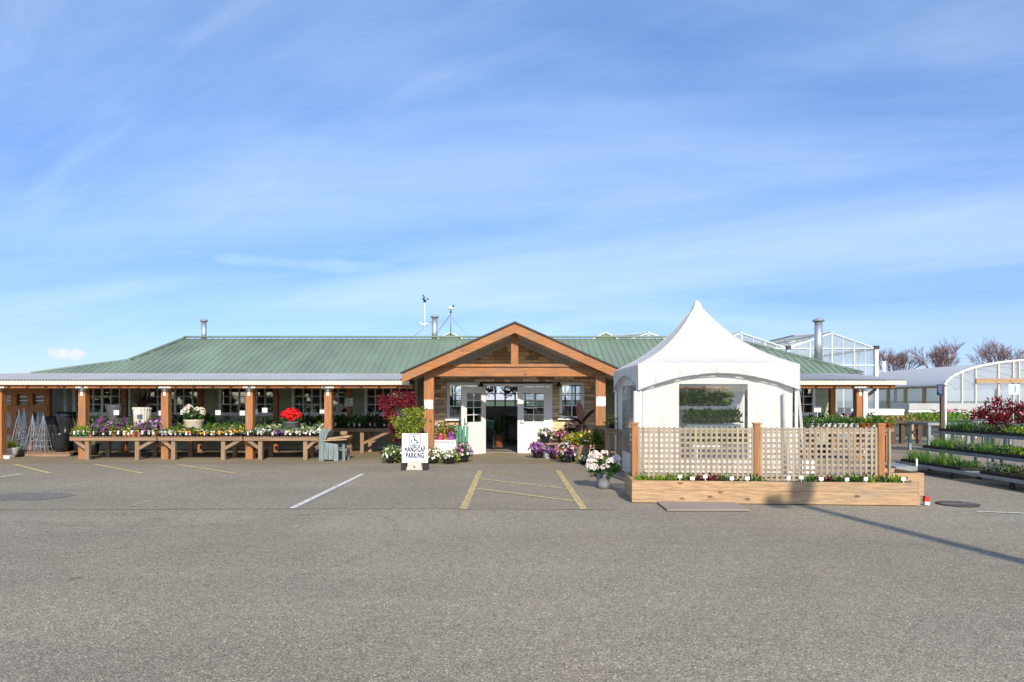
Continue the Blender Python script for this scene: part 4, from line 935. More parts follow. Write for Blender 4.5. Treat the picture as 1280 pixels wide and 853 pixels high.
# white price cards on sticks
for i,(px,py,d,lab) in enumerate(((145.5,516,19.62,'on the urn before the spiky cordyline'),(171,515.5,19.45,'on the ribbed white pot'),(201.5,516.5,19.8,'between the cordyline and the post'),(229,515.5,19.95,'behind the white hydrangea bowl'),(272.5,516,19.8,'before the green siding past the hydrangea'),(303,516.5,19.8,'beside the post of the chair-side bench'),(319,515,19.8,'just past the post behind the purple primroses'),(331,513,19.8,'behind the purple primroses by the slim post'),(403,514,20.0,'beside the green row in the fourth window'))):
    x, z = X(px,d), Z(py,d); b = MB(); s = .075; zb = BT if d < 20.5 else BB
    b.box(x-s,x+s,d-.004,d,z-s*.9,z+s*.9); b.box(x-.003,x+.003,d+.001,d+.005,zb+.01,z,1); 
    for k in range(3): b.box(x-s*.7,x+s*.5-.02*k,d-.006,d-.0045,z+.03-.035*k,z+.042-.035*k,1)
    o = b.build('price_card', [M['white_plastic'],M['grey_ink']]); rebase(o,(x,d,zb)); tag(o, 'white price card '+lab, 'price card', 'white price cards on the porch benches')
# ---------------------------------------------------------------- feature planters on the benches
def planter(name, label, cat, loc, prof, potmat, n=24, rib=0.0):
    t = thing(name, label, cat, loc); b = MB(); b.lathe(loc, prof, n, 0, rib); b.build('pot', M[potmat], t); return t
def dome(t, c, rx, rz, nl, ls, lms, nf, fs, fms, seed, part='foliage', **k):
    b = MB(); add_dome(b, c, rx, rz, nl, ls, list(range(len(lms))), nf, fs, list(range(len(lms),len(lms)+len(fms))) or (0,), random.Random(seed), **k)
    return b.build(part, [M[m] for m in lms]+[M[m] for m in fms], t)
x = X(178,19.9); t = planter('cordyline_planter', 'ribbed white pot with spiky dark cordyline on the urn-side bench', 'planter', (x,19.9,BT+.002), [(.19,0),(.21,.1),(.245,.72),(.265,.73),(.265,.80),(.235,.80),(.22,.74),(.001,.74)], 'stone_pot', 40, -.05)
b = MB(); add_blades(b, (x,19.9,BT+.74), 75, .82, .95, .045, [0,1], random.Random(4), .45, .06); b.build('foliage', [M['leaf_bronze'], M['cloth_dark']], t)
x = X(143.5,19.9); t = planter('glazed_pot', 'dark glazed pot with white tag on the bench before the first window', 'pot', (x,19.9,BT+.002), [(.12,0),(.14,.1),(.19,.6),(.24,.82),(.25,.86),(.22,.86),(.19,.8),(.001,.8)], 'grey_pot')
x = X(242.5,19.5); t = planter('hydrangea_bowl', 'beige bowl full of white hydrangea on the middle bench', 'planter', (x,19.5,BT+.002), [(.19,0),(.22,.1),(.26,.40),(.275,.42),(.275,.45),(.25,.45),(.24,.41),(.001,.41)], 'beige_pot', 28)
dome(t, (x,19.5,BT+.55), .24, .16, 120, .12, ['leaf_green','leaf_deep'], 0, .03, [], 3)
b = MB(); r5 = random.Random(6)
for k in range(13):
    v = rdir(r5); v.z = abs(v.z)*.9-.1; v.normalize(); c = Vector((x,19.5,BT+.64))+Vector((v.x*.24,v.y*.2,v.z*.22))
    add_dome(b, c, .085, .075, 0, .05, 0, 34, .026, (0,1), r5)
b.build('flower_head', [M['p_white'],M['p_cream']], t)
x = X(364,19.5); t = planter('flower_tub', 'round grey tub of bright red flowers on the chair-side bench', 'planter', (x,19.5,BT+.002), [(.20,0),(.22,.05),(.225,.34),(.24,.35),(.24,.40),(.215,.40),(.21,.36),(.001,.36)], 'grey_pot', 24)
dome(t, (x,19.5,BT+.48), .25, .14, 90, .10, ['leaf_green','leaf_deep'], 0, .03, [], 5)
b = MB(); add_dome(b, (x,19.5,BT+.56), .26, .20, 0, .05, 0, 240, .045, (0,), random.Random(8)); b.build('flower', [M['p_red']], t)
# grassy plants in front of the first window
for px, lab in ((99,'tall grassy phormium by the first porch post, urn side'),(117,'tall grassy phormium by the first porch post, window side')):
    x = X(px,20.6); t = planter('phormium', lab, 'potted plant', (x,20.6,.009), [(.12,0),(.16,.3),(.17,.34),(.14,.34),(.001,.3)], 'black', 14); b = MB(); add_blades(b,(x,20.6,.3),34,1.0,.6,.04,[0,1],random.Random(px),.4,.05); b.build('foliage',[M['leaf_straw'],M['leaf_grey']],t)
# ---------------------------------------------------------------- black urns, obelisks, pallet, frame
def urn(name, label, px, d, z, prof, m, cat='urn'):
    x = X(px,d); b = MB(); b.lathe((x,d,z), prof, 24); o = b.build(name, M[m]); rebase(o,(x,d,z)); tag(o, label, cat); return o
urn('glazed_urn','tall glossy black urn standing tallest beside the white downpipe',83,20.6,.15,[(.17,0),(.2,.2),(.16,.62),(.22,.80),(.27,1.0),(.275,1.14),(.255,1.16),(.235,1.1),(.001,1.05)],'black_gloss')
urn('glazed_urn','matt black urn in the shade beside the trellis obelisks',68,21.0,.15,[(.16,0),(.2,.3),(.23,.7),(.24,1.0),(.22,1.02),(.001,.95)],'black')
urn('glazed_pot','low black glazed pot standing in front of the tallest urn',76.5,20.2,.15,[(.15,0),(.2,.25),(.23,.5),(.235,.55),(.21,.55),(.001,.5)],'black_gloss','pot')
t = thing('wooden_pallet','worn wooden pallet under the urns and trellis obelisks','pallet',(X(62,20.6),20.6,.009))
x0, x1 = X(20,20.4), X(98,20.4)
for k in range(3): b = MB(); yy = 20.0+.55*k; b.box(x0,x1,yy,yy+.09,.012,.115); b.build('runner', M['grey_x'], t)
b = MB(); x = x0
while x < x1-.05: b.box(x, x+.10, 19.97, 21.2, .118, .14); x += .125
b.build('deck', M['grey_y'], t)
def obelisk(px, d, h, label, wb=.15):
    x = X(px,d); b = MB(); z0 = .142; tip = Vector((x,d,z0+h))
    c4 = [Vector((x+sx*wb,d+sy*wb,z0)) for sx, sy in ((-1,-1),(1,-1),(1,1),(-1,1))]
    for c in c4: b.tube(c, tip, .009, .007, 5)
    for q in (.12,.28,.44,.6,.76):
        P = [c.lerp(tip,q) for c in c4]
        for i in range(4): b.tube(P[i],P[(i+1)%4],.006,.006,4)
    for i in range(4): mid = (c4[i]+c4[(i+1)%4])/2; b.tube(mid, tip, .006,.005,4)
    b.lathe(tuple(tip-Vector((0,0,.02))),[(.012,0),(.025,.03),(.005,.07)],8)
    o = b.build('trellis_obelisk', M['steel']); rebase(o,(x,d,z0)); tag(o, label, 'obelisk', 'metal obelisk trellises on the pallet')
obelisk(24,20.35,1.22,'galvanised trellis obelisk at the outer end of the pallet',.17); obelisk(30.5,20.75,1.25,'tall galvanised trellis obelisk, second from the outer pallet end'); obelisk(41,20.3,1.08,'shorter galvanised trellis obelisk in the middle of the five'); obelisk(48,20.7,1.12,'galvanised trellis obelisk, second from the urns',.17); obelisk(54.5,20.3,1.1,'galvanised trellis obelisk beside the matt black urn',.16)
t = thing('display_frame','open cedar frame with square openings and grey louvred panels','display frame',(X(25,22),22,0))
for px in (-8,19,39,60): b = MB(); x = X(px,22.0); b.box(x-.09,x+.09,21.93,22.07,.009,2.3); b.build('post', M['cedar_z'], t)
xa, xb = X(-30,22), X(62,22)
for py, hh in ((489,.10),(511,.11),(539,.10)): b = MB(); z = Z(py,22); b.box(xa,xb,21.905,21.927,z-hh,z+hh); b.build('rail', M['cedar_x'], t)
b = MB()
zz = .15
while zz < 2.2: b.prism([(xa,22.09,zz),(xa,22.12,zz+.12),(xa,22.14,zz+.12),(xa,22.14,zz)],(1,0,0),xb-xa); zz += .125
b.build('louvre_panel', M['corr'], t)
x = X(11,19.8); t = planter('grass_bowl','low stone bowl of yellow green grass at the porch end','planter',(x,19.8,.009),[(.20,0),(.27,.12),(.30,.26),(.31,.28),(.27,.28),(.001,.24)],'stone_pot',20)
b = MB(); add_blades(b,(x,19.8,.25),130,.42,1.0,.022,[0,1],random.Random(12),.5,.2); b.build('foliage',[M['leaf_yellow'],M['leaf_lime']],t)
x = X(23,19.9); t = planter('trailing_pot','small dark pot of trailing green leaves next to the grass bowl','potted plant',(x,19.9,.009),[(.11,0),(.15,.18),(.16,.2),(.14,.2),(.001,.18)],'black',14); dome(t,(x,19.9,.22),.17,.13,110,.07,['leaf_green','leaf_grey'],0,.02,[],14)
b = MB(); b.obox((X(8.5,19.3),19.3,.06),(.30,.2,.09),Matrix.Rotation(.15,3,'Y')); 
o = b.build('stone_block', M['stone_pot']); rebase(o,(X(8.5,19.3),19.3,.009)); tag(o,'small pale stone lying before the grass bowl','stone')
# ---------------------------------------------------------------- rustic chair with log
cxp, cd = X(411,18.5), 18.5
t = thing('rustic_chair','weathered blue-washed wooden armchair turned side on, holding a plank','chair',(cxp,cd,.009))
xl, xr = X(398.5,cd), X(423,cd); zs = Z(553,cd)
for yy, nmx in ((cd,'side_panel'),(cd+.62,'side_panel')):
    b = MB(); n = 4
    for i in range(n):
        a0 = xl+(xr-xl)*i/n+.004; a1 = xl+(xr-xl)*(i+1)/n-.004; zb = .012 if i in (0,3) else .05; b.prism([(a0,yy,zb),(a1,yy,zb),(a1,yy,zs-.02*i),(a0,yy,zs+.02-.02*i)],(0,1,0),.03)
    b.build(nmx, M['blue_wash'], t)
b = MB()
for i in range(5): yy = cd+.035+i*.116; b.prism([(xl-.02,yy,.35),(xl+.05,yy,.35),(xl+.26,yy,Z(538,cd)-.06*abs(i-2)*.4),(xl+.0,yy,Z(537,cd)-.06*abs(i-2)*.4)],(0,1,0),.108)
b.build('backrest', M['blue_wash'], t)
b = MB()
for i in range(4): xq = xl+.1+i*.16; b.box(xq,xq+.15,cd+.035,cd+.615,.345-.02*i,.37-.02*i)
b.build('seat', M['blue_wash'], t)
for yy in (cd+.03, cd+.56): b = MB(); b.box(xr+.10,xr+.17,yy,yy+.06,.01,zs-.06); b.build('leg', M['blue_wash'], t)
b = MB(); b.box(xr+.03,xr+.2,cd+.1,cd+.55,.30,.335); b.build('seat_front', M['blue_wash'], t)
b = MB(); b.bar((X(405,cd),cd+.02,zs+.045),(X(433,cd),cd+.05,zs+.075),.12,.03); b.build('armrest', M['pine_x'], t); b = MB(); b.bar((X(405,cd),cd+.62,zs+.045),(X(433,cd),cd+.62,zs+.075),.12,.03); b.build('armrest', M['pine_x'], t)
b = MB(); b.obox((X(421,cd),cd+.33,zs+.115),(.62,.36,.05),Matrix.Rotation(-.12,3,'Y')); o = b.build('plank', M['pine_x']); rebase(o,(X(421,cd),cd+.33,zs+.1)); tag(o,'pale sawn plank lying across the arms of the rustic chair','plank')
x = X(426.5,cd); t = planter('log_planter','small rough log planter resting on the plank over the chair','planter',(x,cd+.3,zs+.16),[(.09,0),(.11,.05),(.10,.12),(.001,.13)],'grey_x',9); 
# ---------------------------------------------------------------- maples and flowers by the entrance
def maple(name, label, px, d, potz, h0, crowns, leaves, seed, n, ls):
    x = X(px,d); t = planter(name, label, 'tree', (x,d,.009), [(.17,0),(.2,.2),(.24,potz),(.26,potz+.01),(.26,potz+.04),(.22,potz+.04),(.001,potz)], 'grey_pot', 18)
    rr = random.Random(seed); b = MB(); top = Vector((x,d,h0)); b.tube((x,d,potz),top,.03,.02,6)
    for c in crowns:
        cc = Vector((X(c[0],d), d+c[3], Z(c[1],d)))
        b.tube(top, cc, .016, .006, 5)
        for _ in range(5): v = rdir(rr)*c[2]*.8; b.tube(cc-Vector((0,0,c[2]*.3)), cc+v, .007,.003,4)
    b.build('trunk', M['bark'], t); f = MB()
    for c in crowns:
        cc = Vector((X(c[0],d), d+c[3], Z(c[1],d)))
        for _ in range(int(n*c[2]**2/.06)):
            v = rdir(rr); q = v.normalized()*(rr.random()**.45)*c[2]*rr.uniform(.8,1.15); q.z *= .85
            # loose tiers
            q.z += .04*math.sin(q.x*17+q.y*11+seed)
            add_leaf(f, cc+q, Vector((v.x,v.y,v.z-.35))+rdir(rr)*.5, ls*rr.uniform(.6,1.3), ls*rr.uniform(.35,.7), rr.randrange(len(leaves)), rr)
    f.build('crown', [M[l] for l in leaves], t)
maple('red_maple','red leaved maple in a pot behind the lime green maple',497,18.85,.36,.80,[(484,506,.24,0),(500,499,.25,-.1),(511,505,.21,-.1),(489,519,.20,-.05),(496,534,.22,-.05),(500,546,.17,-.05),(514,496,.16,-.1),(478,500,.14,0)],['leaf_red','leaf_crimson','leaf_red','leaf_maroon'],3,420,.07)
maple('lime_maple','lime green leaved maple in a pot beside the entrance post',514,18.3,.34,.75,[(514,519,.23,0),(505,530,.22,-.1),(521,530,.23,.05),(513,541,.22,-.1),(523,515,.16,.1),(494,524,.12,0),(501,541,.12,0)],['leaf_lime','leaf_lime','leaf_yellow','leaf_green'],5,430,.07)
pk('bowlw', .20,.13,.17,M['black'],['leaf_green','leaf_deep','leaf_lime'],['p_white','p_white','p_cream'],170,.09,46,.036,.27,.19,2,tagm=False,n=16)
pk('bowlp', .17,.12,.19,M['black'],['leaf_green','leaf_deep'],['p_lilac','p_pink','p_white','p_purple'],120,.08,80,.036,.24,.20,2,tagm=False,n=16)
pk('bowlv', .16,.12,.20,M['black'],['leaf_green','leaf_deep'],['p_violet','p_violet','p_purple','p_lilac'],90,.08,75,.04,.23,.17,3,tagm=False,n=16)
pk('bowlvw', .15,.11,.22,M['black'],['leaf_green','leaf_deep'],['p_white','p_lilac','p_violet'],80,.08,60,.036,.20,.16,2,tagm=False,n=16)
pk('bowlm', .15,.11,.2,M['black'],['leaf_green','leaf_deep'],['p_magenta','p_magenta','p_pink'],80,.08,50,.04,.19,.16,2,tagm=False,n=16)
def gp(k, px, d, label, z=.009, sc=1.0, name='flower_bowl', cat='flower pot'): return PK[k].place(name, label, cat, (X(px,d),d,z), 'flower pots by the entrance', sc, seed=int(px))
gp('bowlw',491,18.0,'white flowers in a black bowl beside the parking sign, maple side',sc=1.1); gp('bowlw',541,17.9,'white flowers in a black bowl tucked behind the parking sign edge',sc=.95)
gp('bowlw',561.5,17.8,'white flowers in a black bowl before the pale plant stand'); gp('bowlp',578.5,18.3,'mauve and white flowers in a black bowl beside the open door',sc=1.1)
# pale stand with bright pots left of the door
t = thing('plant_stand','low white plant stand carrying pink and purple pots','plant stand',(X(556,19.4),19.4,.009)); xa, xb = X(541,19.2), X(570,19.2)
b = MB(); b.box(xa,xb,19.15,19.75,.50,.54); b.build('shelf', M['white'], t)
for xx in (xa+.03, xb-.03):
    b = MB(); b.box(xx-.03,xx+.03,19.18,19.72,.012,.497); b.build('side_panel', M['white'], t)
b = MB(); b.box(xa+.062,xb-.062,19.2,19.22,.06,.49); b.build('front_panel', M['white'], t)
pk('pinkpot', .10,.07,.18,M['pink_pot'],['leaf_lime','leaf_green'],['p_orange','p_yellow'],90,.09,14,.03,.16,.18,2,tagm=False,n=16)
pk('purplepot', .10,.07,.20,M['purple_pot'],['leaf_green','leaf_deep'],['p_magenta','p_pink'],90,.09,14,.03,.16,.18,2,tagm=False,n=16)
pk('orangepot', .09,.07,.17,M['orange_pot'],['leaf_lime','leaf_green'],['p_orange','p_yellow'],70,.09,18,.03,.15,.17,2,tagm=False,n=16)
pk('tallpink', .10,.08,.3,M['terra'],['leaf_green','leaf_lime','leaf_deep'],['p_pink','p_magenta','p_white'],150,.10,34,.036,.20,.25,2,tagm=False,n=16)
gp('pinkpot',550,19.35,'leafy plant in a bright pink pot on the white stand',.543); gp('purplepot',564,19.35,'leafy plant in a bright purple pot on the white stand',.543); gp('orangepot',557,19.5,'orange flowers in an orange pot between the pink and purple pots',.543)
gp('tallpink',553,20.3,'pink flowers on tall foliage behind the pink pot',.5,1.1); gp('tallpink',570,20.2,'pink and white flowers on tall foliage beside the green chair',.45,1.0)
b = MB(); b.box(X(545,20.3)-.2,X(580,20.3)+.1,20.1,20.5,.012,.5); o = b.build('crate', M['grey_x']); rebase(o,(X(562,20.3),20.3,.009)); tag(o,'plain grey wooden crate raising the tall pink flowers','crate')
x = X(577,19.5); t = thing('green_chair','small green painted folding chair beside the open door','chair',(x,19.5,.009))
b = MB()
for i in range(4): b.bar((x-.14+i*.09,19.75,.45),(x-.16+i*.1,19.9,Z(533,19.8)),.07,.018,up=(0,1,0))
b.build('backrest', M['green_paint'], t); b = MB()
for i in range(4): b.box(x-.18,x+.18,19.4+i*.09,19.475+i*.09,.42,.44)
b.build('seat', M['green_paint'], t)
for sx, sy in ((-1,19.41),(1,19.41),(-1,19.73),(1,19.73)): b = MB(); b.box(x+sx*.16-.02,x+sx*.16+.02,sy,sy+.04,.012,.417); b.build('leg', M['green_paint'], t)
# right of the doors
gp('bowlv',672.5,19.6,'violet flowers in a black pot at the foot of the closed white door',sc=1.1); gp('bowlv',693,19.3,'violet flowers in a black pot between the white tin and the stump',sc=1.05); gp('bowlp',708,18.2,'large mound of violet and mauve flowers before the orange crate',sc=1.15); gp('bowlv',715,18.5,'dark violet flowers in a pot beside the log stump',sc=.95)
t = thing('step_stand','pine step stand of flower pots beside the closed door','plant stand',(X(700,20.1),20.1,.009)); xa, xb = X(676,20.1), X(716,20.1)
b = MB(); b.box(xa,xb,19.95,20.35,.36,.40); b.box(xa,xb,20.4,20.8,.62,.66); b.build('shelf', M['pine_x'], t)
for xx in (xa+.03,xb-.03): b = MB(); b.box(xx-.025,xx+.025,19.97,20.33,.012,.357); b.box(xx-.025,xx+.025,20.42,20.78,.012,.617); b.build('side_panel', M['pine_z'], t)
gp('bowlvw',681,20.15,'white and violet flowers in a black pot high on the pine step stand',.402,1.1); gp('bowlm',703,20.15,'magenta flowers in a black pot on the pine step stand',.402,1.05); gp('bowlp',713.5,20.6,'mauve flowers in a pot on the upper step of the pine stand',.662,.9); gp('bowlm',726,20.6,'magenta flowers below the dark banana leaves',.55,1.0)
b = MB(); b.lathe((X(684.5,19.4),19.4,.009),[(.09,0),(.10,.17),(.105,.19),(.09,.19),(.001,.17)],16); o = b.build('white_tin', M['white_plastic']); rebase(o,(X(684.5,19.4),19.4,.009)); tag(o,'small white tin pot between violet flower pots','pot')
b = MB(); b.obox((X(704,19.2),19.2,.18),(.42,.32,.34)); o = b.build('orange_crate', M['cedar_x']); rebase(o,(X(704,19.2),19.2,.009)); tag(o,'orange wooden crate behind the mauve flower mound','crate')
x = X(727.5,18.3); t = thing('log_stump','cut log stump standing on end as a plant stand','stump',(x,18.3,.009)); b = MB(); b.lathe((x,18.3,.009),[(.20,0),(.19,.1),(.18,.45)],14,0,.06); b.build('bark', M['grey_z'], t); b = MB(); b.lathe((x,18.3,.46),[(.175,0),(.175,.006),(.001,.007)],14); b.build('cut_top', M['pine_x'], t)
pk('bowly', .15,.12,.13,M['black'],['leaf_lime','leaf_green','leaf_yellow'],['p_yellow','p_yellow','p_cream'],200,.09,34,.035,.23,.16,2,tagm=False,n=16)
gp('bowly',726,18.3,'lime and yellow plants in a tray on top of the log stump',.47,1.15); gp('bowly',713,19.1,'yellow green flowers on the orange crate',.36,1.0); gp('bowlw',730,17.7,'small white flowers in a pot at the foot of the log stump',sc=.6)
x = X(744,18.9); t = planter('fern_pot','tall dark green shrub in a pot before the entrance post','potted plant',(x,18.5,.009),[(.15,0),(.19,.3),(.2,.32),(.17,.32),(.001,.3)],'black',16); dome(t,(x,18.5,.55),.22,.36,420,.09,['leaf_deep','leaf_green'],0,.03,[],31,shell=.2)
x = X(727,19.9); t = planter('banana_plant','potted banana plant with broad dark maroon leaves by the shop window','potted plant',(x,19.9,.009),[(.2,0),(.25,.4),(.27,.45),(.23,.45),(.001,.4)],'terra',18)
b = MB(); b.tube((x,19.9,.4),(x,19.9,1.0),.06,.04,8); b.build('trunk', M['leaf_bronze'], t)
b = MB()
def bleaf(az, lean, L, w, m):
    o = Vector((math.cos(az), math.sin(az), 0)); s = Vector((-o.y,o.x,0)); prev = None
    for k in range(9):
        q = k/8; p = Vector((x,19.9,.95))+o*L*lean*q+Vector((0,0,L*(q*(1.05-lean*.35)-.55*lean*q*q))); ww = w*math.sin(math.pi*min(1,(q*.92+.06)))**.7; fold = Vector((0,0,.25*ww))
        cur = (p-s*ww+fold, p, p+s*ww+fold)
        if prev: b.poly([prev[0],prev[1],cur[1],cur[0]],m,True); b.poly([prev[1],prev[2],cur[2],cur[1]],m,True)
        prev = cur
bleaf(3.0,.85,.95,.17,1); bleaf(2.0,.22,.78,.14,0); bleaf(.25,.62,.95,.17,0); bleaf(3.7,.9,.7,.14,0); bleaf(-.6,.6,.55,.12,0)
b.build('leaf', [M['leaf_bronze'],M['leaf_deep']], t)
x = X(754.5,12.8); t = planter('hydrangea_pot','grey pot of blush pink hydrangea beside the raised bed corner','planter',(x,12.8,.009),[(.105,0),(.115,.08),(.135,.23),(.145,.235),(.145,.26),(.125,.26),(.001,.23)],'alu',22)
dome(t,(x,12.8,.36),.24,.17,260,.11,['leaf_green','leaf_deep'],0,.03,[],33)
b = MB(); r5 = random.Random(16)
for k in range(36):
    v = rdir(r5); v.z = abs(v.z)*.9-.25; v.normalize(); c = Vector((x,12.8,.46))+Vector((v.x*.26,v.y*.24,v.z*.24)); add_dome(b, c, .075, .065, 0, .05, 0, 40, .024, (0,1,2), r5)
b.build('flower_head', [M['p_blush'],M['p_white'],M['p_white']], t)
bench(X(757,16.0), X(776,16.0), 15.9, 17.4, .98, 'side_table', 'grey weathered table standing between the entrance post and the tent', [(X(759.5,16.0),1),(X(774,16.0),1),(X(759.5,17.3),0),(X(774,17.3),0)], (), brace=False, group='wooden tables about the yard')
PK['bowly'].place('daffodil_pot','yellow daffodils in a pot on the grey table by the tent','flower pot',(X(766.5,16.6),16.6,.985),'flower pots by the entrance',.85,seed=3)
# ---------------------------------------------------------------- stepped seedling racks at right
pk_tray = []
def tray_mesh(kind, seed):
    rr = random.Random(seed); b = MB(); w2, l2 = .26, .26
    b.box(-w2,w2,-l2,l2,0,.008,0)
    for s in (-1,1): b.box(s*w2-.006,s*w2+.006,-l2,l2,.008,.065,0); b.box(-w2+.006,w2-.006,s*l2-.006,s*l2+.006,.008,.065,0)
    b.box(-w2+.007,w2-.007,-l2+.007,l2-.007,.008,.05,1)
    tray = b.mesh('tray', [M['black'],M['soil']]); f = MB()
    for _ in range(230):
        p = Vector((rr.uniform(-w2,w2)*.94, rr.uniform(-l2,l2)*.94, .05))
        if kind == 'grass':
            if _ < 190: add_blades(f, p, 1, rr.uniform(.17,.30), .5, .014, rr.randrange(2), rr, .3, .01)
        else: add_leaf(f, p+Vector((0,0,rr.uniform(0,.12))), Vector((rr.uniform(-1,1),rr.uniform(-1,1),rr.uniform(.2,1.2))), rr.uniform(.05,.09), rr.uniform(.03,.05), rr.randrange(2), rr)
    mats = {'grass':['leaf_grass','leaf_green'],'green':['leaf_green','leaf_deep'],'lime':['leaf_lime','leaf_green'],'maroon':['leaf_bronze','leaf_green'],'dark':['leaf_deep','leaf_grey']}[kind]
    return tray, f.mesh('foliage', [M[m] for m in mats])
TR = {k: [tray_mesh(k, s*13+i) for s in range(2)] for i, k in enumerate(('grass','green','lime','maroon','dark'))}
words_k = {'grass':'grassy green','green':'leafy green','lime':'lime green','maroon':'bronze leaved','dark':'dark green'}
def tray(k, x, y, z, label, grp, rz=0):
    a, f = rr.choice(TR[k]); o = bpy.data.objects.new('seedling_tray', a); COL.objects.link(o); o.location = (x,y,z); o.rotation_euler = (0,0,rz+rr.uniform(-.02,.02)); tag(o, label, 'seedling tray', grp)
    c = bpy.data.objects.new('foliage', f); COL.objects.link(c); c.parent = o; c.scale = (1,1,rr.uniform(.85,1.2))
def rack(name, x0, x1, y0, y1, z, label):
    t = thing(name, label, 'plant rack', ((x0+x1)/2, y0, 0), 'stepped metal seedling racks')
    b = MB(); b.box(x0,x0+.03,y0,y1,z-.05,z+.012); b.box(x1-.03,x1,y0,y1,z-.05,z+.012); b.box(x0+.031,x1-.031,y0,y0+.03,z-.05,z+.012); b.box(x0+.031,x1-.031,y1-.03,y1,z-.05,z+.012); b.build('edge_rail', M['alu'], t)
    b = MB(); yy = y0+.05
    while yy < y1-.05: b.box(x0+.032,x1-.032,yy,yy+.03,z-.012,z); yy += .075
    b.build('shelf', M['alu'], t)
    n = 4
    for k in range(n):
        yy = y0+.3+(y1-y0-.6)*k/(n-1)
        for xx in (x0+.06, x1-.06):
            if z > .3: b = MB(); b.box(xx-.02,xx+.02,yy-.02,yy+.02,.01,z-.063); b.build('leg', M['alu'], t)
            else:
                b = MB(); b.tube((xx-.02,yy,.062),(xx+.02,yy,.062),.055,.055,12); b.box(xx-.03,xx+.03,yy-.03,yy+.03,.118,z-.063); b.build('wheel', M['rubber'], t)
    return t
ya, yb = 10.6, 16.3
levels = ((9.2,9.88,.20,'low wheeled metal rack of seedling trays along the lot edge','lowest rack',ya,yb),(9.93,10.61,.50,'middle metal rack of seedling trays between low and high racks','middle rack',ya+.4,yb+.35),(10.66,11.9,.88,'high broad metal rack of seedling trays behind two lower racks','highest rack',ya+.8,yb+.9))
for x0, x1, z, lab, nmr, a, c in levels:
    rack('seedling_rack', x0, x1, a, c, z, lab); nrow = 2 if x1-x0 > 1 else 1; ntr = int((c-a-.1)/.545)
    for r_ in range(nrow):
        for i in range(ntr):
            k = 'grass' if i < 2 and not r_ else rr.choice(['green','lime','green','maroon','grass','dark'])
            if nmr == 'lowest rack' and i == 4: continue
            xx = x0+.34+r_*.56; yy = c-.34-i*.545
            tray(k, xx, yy, z+.004, f"tray of {words_k[k]} seedlings, {ORD[i]} from the greenhouse end of the {nmr}{', rear row' if r_ else ''}", 'seedling trays on the stepped racks')
x, d = 11.45, 14.0
t = planter('red_shrub','bushy red leaved shrub in a pot on the highest seedling rack','shrub',(11.35,15.9,.89),[(.14,0),(.18,.25),(.19,.28),(.16,.28),(.001,.25)],'black',16)
for i,(dx,dy,dz,r_) in enumerate(((0,0,.5,.30),(.32,-.2,.42,.26),(-.3,.1,.30,.22),(.62,-.3,.34,.26),(-.02,-.1,.22,.24),(.4,-.4,.2,.25))):
    if i == 0: fb_ = MB()
    add_dome(fb_, (11.35+dx,15.9+dy,.98+dz), r_, r_*.9, 330, .075, [0,1,2], 8, .03, (3,), random.Random(i+60), shell=.25)
fb_.build('foliage', [M['leaf_crimson'],M['leaf_maroon'],M['leaf_red'],M['p_pink']], t)
# tables of plants under the canopy, beyond the tent
bench(8.05, 10.3, 18.3, 19.0, .93, 'plant_bench', 'wooden bench of green seedlings in red and white pots behind the trellis', [(8.2,1),(9.2,1),(10.15,1),(8.2,0),(10.15,0)], (), brace=True, m='grey')
pk('redpot', .06,.045,.10,M['red_ink'],['leaf_green','leaf_lime'],['p_white'],60,.08,2,.02,.10,.12,3,tagm=False)
pk('whitepot', .06,.045,.10,M['white_plastic'],['leaf_green','leaf_deep'],['p_white'],60,.08,2,.02,.10,.12,3,tagm=False)
for r_, y in enumerate((18.37,18.55,18.75)):
    for i in range(15):
        x = 8.13+i*.148; red = i in (9,10,13,14); 
        PK['redpot' if red else 'whitepot'].place('potted_plant', f"green seedling in a {'red' if red else 'white'} pot behind the trellis, {ORD[i]} from the tent in {ROWN[r_]} row", 'potted plant', (x+jig(),y+jig(),.932), 'seedling pots on the bench behind the trellis', sc=rr.uniform(.9,1.15))
for i,(px,d,r_,z0) in enumerate(((1022,20.6,.28,.95),(1031,20.9,.25,1.0),(1012,20.5,.2,.85))):
    x = X(px,d); t = planter('conifer_pot',['bushy dark shrub behind the trellis, under the slim canopy post','tall dark shrub touching the slim canopy post','low green shrub between tent and canopy post'][i],'potted plant',(x,d,.009),[(.14,0),(.18,.3),(.19,.32),(.16,.32),(.001,.3)],'black',14); dome(t,(x,d,z0*.6+.3),r_,.42,330,.09,['leaf_deep','leaf_green'],0,.02,[],70+i,shell=.15)
for i,(px,py,d) in enumerate(((1022,512,19.9),(1051,513,20.2),(1060,513,20.3))):
    x, z = X(px,d), Z(py,d); b = MB(); b.box(x-.1,x+.1,d-.004,d,z-.08,z+.08); b.box(x-.006,x+.006,d+.001,d+.008,.012,z-.02)
    for k in range(3): b.box(x-.07,x+.05,d-.006,d-.0045,z+.03-.035*k,z+.04-.035*k,1)
    o = b.build('price_card',[M['white_plastic'],M['grey_ink']]); rebase(o,(x,d,.01)); tag(o, f"white price card on a stick under the far canopy, {ORD[i]} from the tent", 'price card', 'white price cards under the far canopy')
